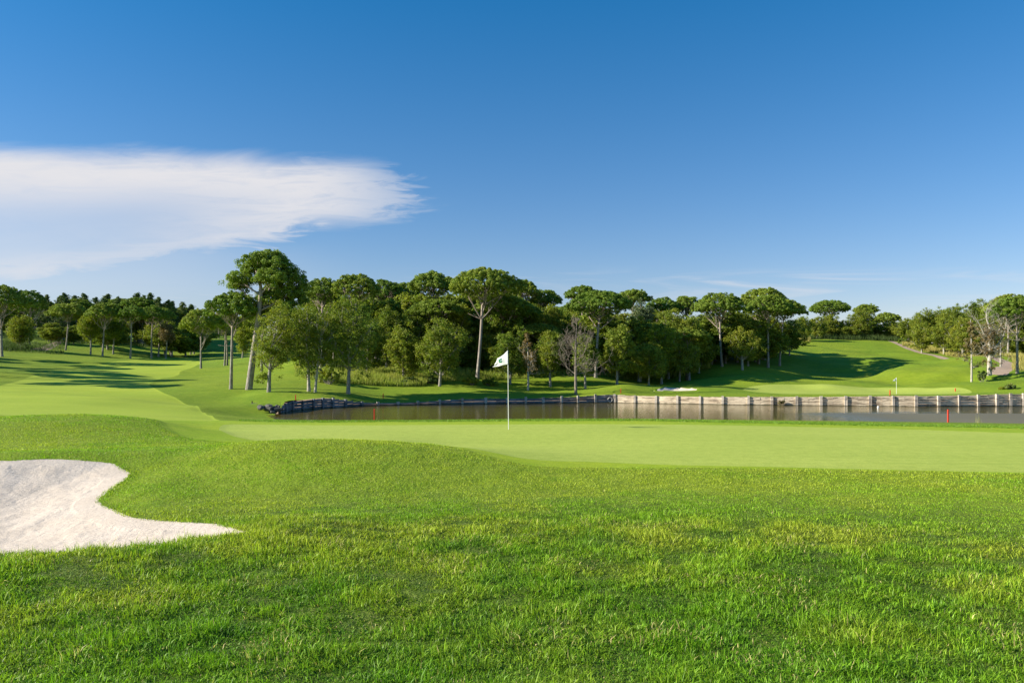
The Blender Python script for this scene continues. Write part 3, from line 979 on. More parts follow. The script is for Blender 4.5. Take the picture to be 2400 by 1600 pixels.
def flag(px, d, H, outline_w, label, emblem, group='golf flags'):
    x, y, z = gpos(px, d)
    root = bpy.data.objects.new('golf_flag', None); COL.objects.link(root)
    root.location = (x, y, z)
    tag(root, label, 'flag', group)
    mb = MB()
    mb.tube([(0, 0, -0.1), (0, 0, 0.7), (0, 0, 1.4), (-0.004, 0, H)], [0.010, 0.010, 0.008, 0.007] if emblem else [0.022] * 4, 10)
    mb.build('pole', M['white'], root)
    # cloth: top edge falls away from the pole, bottom edge nearly level (in metres, u along the cloth)
    n = 25; m_ = 13
    Vc = []
    for i in range(n):
        u = i / (n - 1)
        ztop = np.interp(u, [0, .25, .5, .62, .70, .80, .92, 1], [0, -.085, -.165, -.195, -.20, -.26, -.32, -.36])
        zbot = np.interp(u, [0, .5, 1], [-.375, -.41, -.445])
        for j in range(m_):
            v = j / (m_ - 1)
            zz = ztop * (1 - v) + zbot * v
            yy = 0.045 * math.sin(u * 8 + v * 2.2) * u ** 0.7 + 0.02 * math.sin(v * 7 + u * 3) * u
            xx = -u * outline_w + 0.012 * math.sin(v * 5) * u
            Vc.append((xx, yy - 0.01, H + zz * (outline_w / 0.47 if emblem else 1.1)))
    Vc = np.array(Vc)
    Q = [(i * m_ + j, i * m_ + j + 1, (i + 1) * m_ + j + 1, (i + 1) * m_ + j) for i in range(n - 1) for j in range(m_ - 1)]
    fo = mesh_np('flag_cloth', Vc, Q, None, None, (M['cloth'],), True, root)
    so = fo.modifiers.new('thick', 'SOLIDIFY'); so.thickness = 0.003
    if emblem:
        # the printed mark: a blocky open C with a small tick above, following the cloth
        cells = []
        for a_ in range(10):
            for b_ in range(11):
                cx, cy = (a_ + 0.5) / 10, (b_ + 0.5) / 11      # right, up
                ang = math.atan2(cy - 0.42, cx - 0.5); rr = math.hypot((cx - 0.5) * 1.0, (cy - 0.42) * 1.05)
                on = 0.17 < rr < 0.47 and not (-0.1 < ang < 0.75 and cx > 0.55)
                on = on or (cy < 0.30 and 0.08 < cx < 0.95) or (0.62 < cx < 0.82 and cy > 0.55) or (cx < 0.2 and .3 < cy < .8)
                if on: cells.append((a_, b_))
        def surf(u, zz):
            v = (zz - np.interp(u, [0, .25, .5, .62, .70, .80, .92, 1], [0, -.085, -.165, -.195, -.20, -.26, -.32, -.36]))
            den = np.interp(u, [0, .5, 1], [-.375, -.41, -.445]) - np.interp(u, [0, .25, .5, .62, .70, .80, .92, 1], [0, -.085, -.165, -.195, -.20, -.26, -.32, -.36])
            v = v / den
            return (-u * outline_w + 0.012 * math.sin(v * 5) * u, 0.045 * math.sin(u * 8 + v * 2.2) * u ** 0.7 + 0.02 * math.sin(v * 7 + u * 3) * u - 0.01 - 0.008, H + zz)
        Ve = []; Qe = []
        for a_, b_ in cells:
            k0 = len(Ve)
            for da, db in ((0, 0), (1, 0), (1, 1), (0, 1)):
                fx = (a_ + da) / 10; fy = (b_ + db) / 11
                Ve.append(surf(0.62 - 0.27 * fx, -0.330 + 0.115 * fy + 0.008 * fx))
            Qe.append((k0, k0 + 1, k0 + 2, k0 + 3))
        eo = mesh_np('emblem', np.array(Ve), Qe, None, None, (M['emblem'],), False, root)
        so = eo.modifiers.new('thick', 'SOLIDIFY'); so.thickness = 0.002
    return root


f1 = flag(1192, 21.5, 2.13, 0.47, 'large white flag with green emblem on a slim pole on the near green', True)
f1.rotation_euler = (0, R(-0.6), R(-35))
flag(2101, 103, 2.13, 0.44, 'small plain white flag far off on the green beyond the wall', False)

# float on the water
mb = MB()
th = np.linspace(0, math.pi, 8)
mb.tube([(0, 0, -0.12), (0, 0, -0.06), (0, 0, 0.02), (0, 0, 0.10), (0, 0, 0.16), (0, 0, 0.18)], [0.03, 0.08, 0.10, 0.09, 0.05, 0.02], 12)
fl = mb.build('float', M['white'], None); fl.location = (*at(2058, 83.2), 0)
tag(fl, 'small white float on the water in front of the pale wall', 'float')


# ------------------------------------------------------------------ trees
def leaf_quads(C, N, size, tint, g):
    """one small leaf spray per centre, roughly facing N"""
    n = len(C)
    N = N + g.normal(size=(n, 3)) * 0.45
    N /= np.maximum(np.linalg.norm(N, axis=1, keepdims=True), 1e-9)
    r_ = g.normal(size=(n, 3))
    A = np.cross(N, r_); A /= np.maximum(np.linalg.norm(A, axis=1, keepdims=True), 1e-9)
    B = np.cross(N, A)
    s = (size * g.uniform(0.6, 1.3, n))[:, None]
    V = np.stack([C - A * s * 0.5 - B * s * 0.30, C + A * s * 0.5 - B * s * 0.22, C + A * s * 0.45 + B * s * 0.3, C - A * s * 0.4 + B * s * 0.36], 1).reshape(-1, 3)
    Q = np.arange(n * 4).reshape(-1, 4)
    Cc = np.repeat(tint, 4, 0)
    return V, Q, Cc


def puffs(centres, radii, flat, per, size, g, up_bias=0.0, yellow=0.25, shell=0.75):
    """leaf clouds around clump centres"""
    K = len(centres)
    cid = np.repeat(np.arange(K), per)
    D = g.normal(size=(len(cid), 3))
    D[:, 2] += up_bias
    D /= np.linalg.norm(D, axis=1, keepdims=True)
    rr = radii[cid] * (shell + (1 - shell) * g.random(len(cid))) * g.uniform(0.82, 1.1, len(cid))
    P = centres[cid] + D * rr[:, None] * np.array([1, 1, flat])
    tb = g.uniform(0.80, 1.20, K)[cid] * g.uniform(0.75, 1.25, len(cid))
    yl = (g.random(K) * yellow)[cid]
    tint = np.stack([tb * (1 + yl), tb * (1 + 0.25 * yl), tb * (1 - 0.4 * yl)], 1)
    return leaf_quads(P, D, np.full(len(cid), size), tint, g)


def bez(p0, p1, p2, n=6):
    t = np.linspace(0, 1, n)[:, None]
    return (1 - t) ** 2 * np.array(p0) + 2 * t * (1 - t) * np.array(p1) + t * t * np.array(p2)


def make_pine(H, Rc, Tc, g, lean=(0, 0), fork=None, r0=None, lobes=None, bend=0.3, dens=1.0, low=0):
    """umbrella pine, base at origin. returns trunk builder and crown arrays"""
    tr = MB()
    lx, ly = lean
    if fork is None: fork = H - Tc * 0.85
    r0 = r0 or 0.017 * H + 0.05
    fx, fy = lx * fork / H, ly * fork / H
    mid = (fx * 0.5 + g.uniform(-bend, bend), fy * 0.5 + g.uniform(-bend, bend), fork * 0.5)
    tp = bez((0, 0, -0.4), mid, (fx, fy, fork), 10)
    tr.tube(tp, np.linspace(r0 * 1.15, r0 * 0.62, 10) * (1 + 0.25 * np.exp(-np.arange(10) * 1.5)), 9)
    L = []
    if lobes is None:
        L.append((lx, ly, H - Tc * 0.30, Rc * 0.52, Tc * 0.30))
        n1 = int(g.integers(6, 9)); ph = g.uniform(0, 6.28)
        for i in range(n1):
            a_ = ph + i / n1 * 2 * math.pi + g.uniform(-.25, .25)
            q = Rc * g.uniform(0.50, 0.64)
            rl = Rc * g.uniform(0.34, 0.44)
            L.append((lx + q * math.cos(a_), ly + q * math.sin(a_), H - Tc * g.uniform(0.42, 0.66), rl, Tc * g.uniform(0.22, 0.32)))
        for i in range(5):
            a_ = g.uniform(0, 6.28); q = Rc * g.uniform(0.2, 0.45)
            L.append((lx + q * math.cos(a_), ly + q * math.sin(a_), H - Tc * g.uniform(0.30, 0.42), Rc * g.uniform(0.3, 0.4), Tc * g.uniform(.24, .3)))
    else:
        L = lobes
    # limbs
    for (cx, cy, cz, rl, hl) in L:
        p2 = (cx, cy, cz - hl * 0.3)
        st = tp[-1] * g.uniform(0.93, 1.0)
        if cz - hl < fork: st = tp[int(np.argmin(np.abs(tp[:, 2] - (cz - hl * 2.2))))]
        m1 = (st[0] * 0.5 + cx * 0.5 + g.uniform(-.4, .4), st[1] * 0.5 + cy * 0.5 + g.uniform(-.4, .4), st[2] * 0.65 + p2[2] * 0.35)
        pb = bez(st, m1, p2, 6)
        tr.tube(pb, np.linspace(r0 * 0.42, r0 * 0.14, 6), 6)
        for k in range(5):
            a_ = g.uniform(0, 6.28); q = rl * g.uniform(0.4, 0.9)
            e = (cx + q * math.cos(a_), cy + q * math.sin(a_), cz + hl * g.uniform(-0.1, 0.5))
            s0 = pb[g.integers(2, 5)]
            tr.tube(bez(s0, (s0 * 0.5 + np.array(e) * 0.5) + g.normal(size=3) * 0.2, e, 4), np.linspace(r0 * 0.13, 0.015, 4), 4)
    for k in range(low):   # dead snags below the crown
        z_ = fork * g.uniform(0.62, 0.97); a_ = g.uniform(0, 6.28); ln = g.uniform(0.6, 2.2)
        b0 = tp[int(np.argmin(np.abs(tp[:, 2] - z_)))]
        e = b0 + np.array([math.cos(a_) * ln, math.sin(a_) * ln, ln * g.uniform(0.0, 0.6)])
        tr.tube(bez(b0, (b0 + e) / 2 - [0, 0, .1], e, 4), np.linspace(0.045, 0.01, 4), 4)
    # clumps: a lumpy dome over the limbs, a looser underside, and a filled heart
    CC = []; RR = []
    if lobes is None:
        n_d = int(dens * 5.5 * Rc * Rc * 3.14) + 60
        a_ = g.uniform(0, 6.28, n_d); q = np.sqrt(g.random(n_d))
        k1, k2, k3 = g.uniform(0, 6.28, 3)
        rimf = lambda t: 1 + 0.07 * np.sin(3 * t + k1) + 0.05 * np.sin(5 * t + k2) + 0.04 * np.sin(9 * t + k3)
        fall = g.uniform(0.40, 0.50)
        X_ = lx + Rc * q * rimf(a_) * np.cos(a_); Y_ = ly + Rc * q * rimf(a_) * np.sin(a_)
        bump = fbm((X_ + 50) * 0.7, (Y_ + 50) * 0.7, int(k1 * 100), 3) - 0.5
        zt_ = H - 0.2 - Tc * fall * q ** 2.4 + bump * min(Tc * 0.22, 1.1)
        CC.append(np.stack([X_, Y_, zt_ - g.random(n_d) ** 1.5 * 0.7], 1)); RR.append(g.uniform(0.20, 0.38, n_d))
        n_u = int(n_d * 0.8)
        a_ = g.uniform(0, 6.28, n_u); q = np.sqrt(g.uniform(0.03, 1, n_u))
        top_u = H - Tc * fall * q ** 2.4 - .5
        bot_u = H - Tc * (0.98 - 0.42 * q)
        zu = top_u + (bot_u - top_u) * g.random(n_u) ** 1.3
        rr_ = Rc * .95 * q * rimf(a_)
        CC.append(np.stack([lx + rr_ * np.cos(a_), ly + rr_ * np.sin(a_), zu], 1)); RR.append(g.uniform(0.2, 0.36, n_u))
    else:
        for (cx, cy, cz, rl, hl) in L:
            n_c = int(dens * 14.0 * rl * rl + 16)
            D = g.normal(size=(n_c, 3)); D[:, 2] = np.abs(D[:, 2]) * 1.1 - 0.25
            D /= np.linalg.norm(D, axis=1, keepdims=True)
            q = g.uniform(0.7, 1.08, n_c)[:, None]
            CC.append(np.array([cx, cy, cz]) + D * q * np.array([rl, rl * 1.2, hl * 1.5])); RR.append(g.uniform(0.26, 0.46, n_c))
            n_i = n_c // 2
            CC.append(np.array([cx, cy, cz - hl * 0.1]) + g.normal(size=(n_i, 3)) * np.array([rl * .5, rl * .5, hl * .5])); RR.append(g.uniform(0.3, 0.5, n_i))
    CC = np.concatenate(CC); RR = np.concatenate(RR)
    V, Q, T = puffs(CC, RR, 0.75, 70, 0.13, g, 0.35)
    return tr, (V, Q, T)


def make_broad(H, Rc, z0, g, r0=None, lean=(0, 0), leaf=0.20, dens=1.0, nl=None, stems=1, loose=0.0, spread=0.6, taper_top=0.75):
    """broadleaf tree: crown from z0 to H"""
    tr = MB()
    r0 = r0 or 0.016 * H + 0.05
    lx, ly = lean
    zc = (z0 + H) / 2; hz = (H - z0) / 2
    nl = nl or int(14 + 3 * hz)
    L = []
    for i in range(nl):
        f = (i + 0.5) / nl
        zz = -0.85 + 1.65 * f + g.uniform(-.1, .1)
        prof = math.sqrt(max(0.08, 1 - zz * zz)) * (1.0 if zz < 0.2 else taper_top + (1 - taper_top) * (1 - (zz - .2) / .8))
        a_ = i * 2.4 + g.uniform(-.5, .5)
        q = Rc * prof * g.uniform(0.25, 1.0)
        zq = zz + g.uniform(-.16, .12)
        L.append((lx * (zz + 1) / 2 + q * math.cos(a_), ly * (zz + 1) / 2 + q * math.sin(a_), zc + hz * zq * 0.88, Rc * g.uniform(0.20, 0.44), hz * g.uniform(0.12, 0.26) + 0.25))
    for s_ in range(stems):
        off = np.array([g.uniform(-.3, .3), g.uniform(-.2, .2), 0]) * (stems > 1)
        topz = z0 + (H - z0) * 0.75
        tp = bez(off + [0, 0, -0.4], (lx * .2 + off[0] * 3 + g.uniform(-.25, .25), ly * .2 + g.uniform(-.25, .25), topz * 0.5), (lx * 0.7, ly * 0.7, topz), 10)
        tr.tube(tp, r0 * np.array([1.3, 1.0, .92, .85, .76, .66, .52, .4, .28, .15]), 8)
        for (cx, cy, cz, rl, hl) in L[s_::stems]:
            zs = max(z0 * 0.9, cz - spread * math.hypot(cx, cy) - 0.8)
            b0 = tp[int(np.argmin(np.abs(tp[:, 2] - zs)))]
            e = np.array([cx, cy, cz])
            pb = bez(b0, b0 * 0.4 + e * 0.6 + [0, 0, -0.4], e, 5)
            tr.tube(pb, np.linspace(r0 * 0.32, 0.02, 5), 5)
            for k in range(3):
                e2 = e + g.normal(size=3) * np.array([rl, rl, hl]) * 0.6
                tr.tube(bez(pb[3], (pb[3] + e2) / 2, e2, 3), [0.03, 0.02, 0.01], 3)
    CC = []; RR = []
    for (cx, cy, cz, rl, hl) in L:
        n_c = max(8, int(dens * (14 * rl * rl + 12)))
        D = g.normal(size=(n_c, 3)); D /= np.linalg.norm(D, axis=1, keepdims=True)
        q = (0.45 + 0.6 * g.random(n_c) ** 0.6)[:, None] * (1 + loose * g.random((n_c, 1)))
        CC.append(np.array([cx, cy, cz]) + D * q * np.array([rl, rl, hl * 1.2]))
        RR.append(g.uniform(0.36, 0.68, n_c) * (1 + 0.3 * loose))
    CC = np.concatenate(CC); RR = np.concatenate(RR)
    V, Q, T = puffs(CC, RR, 0.8, 42, leaf, g, 0.1, 0.45, 0.05)
    return tr, (V, Q, T)


def make_conifer(H, Rc, z0, g):
    """maritime pine / fir-like ragged spire"""
    tr = MB()
    r0 = 0.014 * H + 0.04
    tr.tube([(0, 0, -.4), (g.uniform(-.2, .2), 0, H * .4), (0, g.uniform(-.2, .2), H * .8), (0, 0, H)], [r0, r0 * .75, r0 * .35, 0.02], 7)
    CC = []; RR = []
    n = 26
    for i in range(n):
        f = i / (n - 1); z = z0 + (H - z0) * f
        for k in range(int(4 + 3 * (1 - f))):
            rr = Rc * (1 - f ** 1.5) ** 0.7 * g.uniform(0.35, 1.2) + 0.15
            a_ = g.uniform(0, 6.28)
            for q in (0.3, 0.55, 0.8, 1.0):
                CC.append((math.cos(a_) * rr * q + g.normal() * .12, math.sin(a_) * rr * q + g.normal() * .12, z + rr * q * q * 0.55 + g.uniform(-.25, .25)))
                RR.append(g.uniform(0.16, 0.40))
            if k % 2 == 0:
                tr.tube([(0, 0, z), (math.cos(a_) * rr, math.sin(a_) * rr, z + rr * .5)], [0.04, 0.01], 3)
    V, Q, T = puffs(np.array(CC), np.array(RR), 1.0, 22, 0.19, g, 0.2)
    return tr, (V, Q, T)


def make_bare(H, Rc, z0, g, r0=None, levels=5, leafy=0.0, upright=0.5, first=None, droop=0.0, n0=15):
    """leafless tree; small leaf sprays only if leafy > 0"""
    tr = MB(); tips = []
    r0 = r0 or 0.016 * H + 0.05
    tp = bez((0, 0, -.4), (g.uniform(-.3, .3), g.uniform(-.3, .3), H * .5), (g.uniform(-.3, .3), 0, H * 0.96), 12) if first is None else np.array(first, float)
    tr.tube(tp, np.linspace(r0 * 1.15, r0 * 0.18, len(tp)), 8)

    def grow(p, d, ln, rad, lev):
        n = 4
        pts = [p]
        dd = d.copy()
        for i in range(n - 1):
            dd = dd + g.normal(size=3) * 0.20 + np.array([0, 0, 0.10 - droop]); dd /= np.linalg.norm(dd)
            pts.append(pts[-1] + dd * ln / (n - 1))
        tr.tube(pts, np.linspace(rad, max(rad * 0.5, 0.008), n), 5 if lev < 2 else 3, cap=False)
        tips.append(pts[-1])
        if lev >= levels: return
        for k in range(4 if lev < 2 else 3):
            b = pts[1 + (k % 3)]
            nd = dd + g.normal(size=3) * 0.75; nd[2] += 0.15 - droop
            nd /= np.linalg.norm(nd)
            grow(b, nd, ln * g.uniform(0.5, 0.72), max(rad * 0.52, 0.009), lev + 1)
    for i in range(n0):
        f = i / n0
        z = z0 + (H * 0.93 - z0) * f
        b0 = tp[int(np.argmin(np.abs(tp[:, 2] - z)))]
        a_ = i * 2.4 + g.uniform(-.4, .4)
        prof = math.sin(min(1, 0.35 + f * 1.1) * math.pi) * 0.5 + 0.62 * (1 - f)
        d = np.array([math.cos(a_), math.sin(a_), upright + 0.5 * f]); d /= np.linalg.norm(d)
        grow(b0, d, Rc * (0.25 + 0.75 * prof), r0 * 0.30 * (1 - 0.6 * f), 1)
    crown = None
    if leafy > 0:
        tips = np.array(tips); k = g.random(len(tips)) < leafy
        C = tips[k]
        crown = puffs(C, np.full(len(C), 0.32), 0.8, 12, 0.14, g, 0.1, 0.5, 0.3)
    return tr, crown


def tree_object(name, label, cat, tr, crown, bark, leafm, pos, rot=0.0, group=None, crown_name='crown', scale=1.0, trunk_name='trunk'):
    root = bpy.data.objects.new(name, None); COL.objects.link(root)
    root.location = pos; root.rotation_euler = (0, 0, rot); root.scale = (scale,) * 3
    root.empty_display_size = 0.5
    tag(root, label, cat, group)
    tr.build(trunk_name, bark, root)
    if crown is not None:
        V, Q, T = crown
        mesh_np(crown_name, V, Q, None, T, (leafm,), False, root)
    return root


def dup(root, pos, rot, scale, label, group, name=None):
    r_ = root.copy(); COL.objects.link(r_)
    r_.location = pos; r_.rotation_euler = (0, 0, rot); r_.scale = scale
    r_['label'] = label; r_['group'] = group
    for ch in root.children:
        c_ = ch.copy(); COL.objects.link(c_); c_.parent = r_
    return r_


def px_m(wpx, d):
    return wpx * d / F


def ztop(py, d):
    return EYE - (py - HZ) / F * d


# hero umbrella pines: base column, distance, top row, crown left/right column, crown bottom row, options, label
PINES = [
    (541, 92, 682, 486, 602, 772, dict(low=3), 'round umbrella pine on the lawn left of the tallest leaning pine'),
    (471, 140, 722, 424, 514, 795, {}, 'lone slender umbrella pine at the fairway edge left of the tall pair'),
    (526, 146, 728, 496, 566, 790, {}, 'twin-stemmed pine seen behind the round lawn pine'),
    (614, 128, 700, 575, 660, 780, {}, 'pine whose flared trunk stands uphill behind the leaning pine'),
    (752, 122, 650, 712, 800, 722, dict(low=2), 'broad pine crown first to the right of the tallest pine'),
    (836, 120, 640, 782, 884, 722, dict(low=2), 'wide flat-topped pine crown above the brownish lawn tree'),
    (905, 134, 653, 868, 945, 720, {}, 'small rounded pine top between the wide flat crown and its neighbour'),
    (950, 138, 662, 908, 990, 730, {}, 'low pine top with a bright side left of the rosy trunked pine'),
    (1013, 126, 636, 960, 1068, 706, dict(low=5), 'pine with pale spreading limbs and a sky gap beneath its left side'),
    (1118, 112, 627, 1056, 1216, 722, dict(low=6, lean_px=22), 'largest central pine with a long pinkish trunk behind the flag'),
    (1225, 132, 656, 1190, 1262, 712, {}, 'pine shoulder showing right behind the largest central pine'),
    (1276, 136, 680, 1240, 1312, 730, {}, 'rounded pine top above the half dead small tree'),
    (1362, 140, 666, 1328, 1402, 716, {}, 'small high pine dome above the leafless lawn tree'),
    (1396, 117, 682, 1340, 1476, 752, dict(low=6, lean_px=14), 'pine with many wide pale limbs just right of the leafless tree'),
    (1486, 136, 676, 1446, 1522, 722, {}, 'compact pine dome against the sky above the grey green tree'),
    (1556, 140, 697, 1518, 1592, 750, {}, 'pine top in the dip of the skyline right of the grey green tree'),
    (1608, 142, 692, 1575, 1640, 745, {}, 'pine top next left of the tall straight pale trunk'),
    (1693, 131, 686, 1630, 1742, 756, dict(low=6, lean_px=-6), 'pine with a tall straight pale trunk on the low mound'),
    (1786, 146, 672, 1740, 1842, 736, {}, 'highest pine crown of the right-hand cluster, behind the others'),
    (1800, 135, 690, 1748, 1852, 758, dict(low=3, lean_px=6), 'reddish trunked pine at the tip of the mound near the hill'),
    (1827, 139, 700, 1800, 1884, 756, dict(low=3, lean_px=10), 'last pine at the right end of the central wood by the shaded hill'),
    (1942, 206, 703, 1902, 1986, 748, dict(low=4), 'widest umbrella pine on the skyline of the right-hand hill'),
    (2032, 210, 711, 2004, 2057, 742, dict(low=2), 'higher of the two small umbrella pines on the hilltop'),
    (2076, 204, 732, 2052, 2108, 766, dict(low=2), 'lower lone umbrella pine at the right end of the hilltop'),
    (153, 176, 708, 118, 204, 758, {}, 'pine with a thin grey trunk above the left path'),
    (240, 171, 709, 206, 286, 762, dict(low=3), 'pine with a bent sunlit trunk beside the young lime green tree'),
    (305, 172, 716, 282, 342, 760, {}, 'dark pine standing right of the bent trunk pine on the left'),
    (355, 178, 716, 330, 392, 762, {}, 'left trunk of the close pair of pines on the left slope'),
    (371, 184, 720, 350, 408, 764, {}, 'right trunk of the close pair of pines on the left slope'),
    (5, 150, 667, -62, 62, 752, dict(low=2), 'big dark pine cut by the left edge of the view'),
    (70, 180, 678, 30, 105, 752, {}, 'dark pine just behind the big one at the left edge'),
    (2384, 119, 694, 2328, 2440, 770, dict(low=5), 'tall grey trunked pine beside the path near the right edge'),
    (2362, 150, 690, 2312, 2410, 760, dict(low=4), 'pine with a pale straight trunk in the yellow grass behind the path'),
]
for i, (bx, d, tpy, cl, cr, cb, opt, lab) in enumerate(PINES):
    g = np.random.default_rng(100 + i)
    pos = gpos(bx, d)
    opt = dict(opt)
    H = ztop(tpy, d) - pos[2]
    Rc = px_m((cr - cl) / 2, d) * 1.10
    Tc = px_m(cb - tpy, d) * 1.0
    cxm = px_m((cl + cr) / 2 - bx, d)
    opt.pop('lean_px', 0)
    tr, cr_ = make_pine(H, Rc, Tc, g, lean=(cxm, g.uniform(-.5, .5)), r0=max(0.13, 0.013 * H + 0.03), **opt)
    if i == 2:   # the second stem of the twin
        tr.tube(bez((0.35, 0.4, -.3), (0.5, 0.4, H * .3), (0.2, 0, H * .65), 8), np.linspace(.2, .1, 8), 8)
    tree_object('umbrella_pine', lab, 'pine tree', tr, cr_, M['pine_bark'], M['pine_leaf'] if bx > 420 else M['pine_leaf'], pos, group='umbrella pines')

# the tallest, leaning, many-storeyed pine
d = 92; pos = gpos(582, d); g = np.random.default_rng(55)
def lp(px, py, dep=0.0): return (px_m(px - 582, d), dep, ztop(py, d) - pos[2])
lob = []
for (px, py, rpx, hpx, dep) in [(598, 612, 40, 14, 0), (622, 606, 42, 14, .6), (650, 625, 38, 14, -.4), (672, 650, 36, 16, .4), (585, 630, 34, 12, .2), (560, 655, 32, 12, -.3), (548, 668, 24, 10, .3), (690, 672, 26, 14, 0),
                                (640, 655, 40, 14, -1.4), (610, 645, 30, 10, 1.5), (660, 690, 40, 16, .5), (625, 700, 36, 14, -1.0), (685, 705, 22, 16, .8), (640, 725, 34, 14, 1.0), (612, 735, 24, 10, -.8), (668, 730, 26, 14, -.5), (600, 672, 26, 9, 1.8)]:
    x, y, z = lp(px, py, dep)
    near_trunk = abs(px - 608) < 26 and py > 632
    lob.append((x, dep * 1.4 + (3.0 if near_trunk else 1.2), z, px_m(rpx, d) * 0.92, px_m(hpx, d) * 1.05))
tr = MB(); r0 = 0.36
spine = np.array([lp(582, 922), lp(590, 860), lp(598, 800), lp(605, 745), lp(610, 700), lp(611, 672), lp(606, 652), lp(600, 635)])
sp = smooth_poly(spine, 3, False)
tr.tube(sp, np.linspace(r0 * 1.2, 0.10, len(sp)), 10)
for (cx, cy, cz, rl, hl) in lob:
    zs = cz - 0.55 * math.hypot(cx - np.interp(cz, spine[:, 2], spine[:, 0]), cy) - 0.5
    b0 = sp[int(np.argmin(np.abs(sp[:, 2] - max(zs, spine[3][2]))))]
    e = np.array([cx, cy, cz - hl * .2])
    pb = bez(b0, b0 * .5 + e * .5 + [0, 0, -.3], e, 7)
    tr.tube(pb, np.linspace(0.12, 0.04, 7), 6)
    for k in range(6):
        e2 = e + g.normal(size=3) * np.array([rl, rl, hl]) * .6
        tr.tube(bez(pb[4], (pb[4] + e2) / 2, e2, 4), np.linspace(.04, .012, 4), 4)
_, crn = make_pine(10, 4, 4, g, lobes=lob, dens=1.25)
tree_object('umbrella_pine', 'tallest pine of all, leaning right with storeyed crown and white limbs', 'pine tree', tr, crn, M['pine_bark'], M['pine_leaf'], pos, group='umbrella pines')

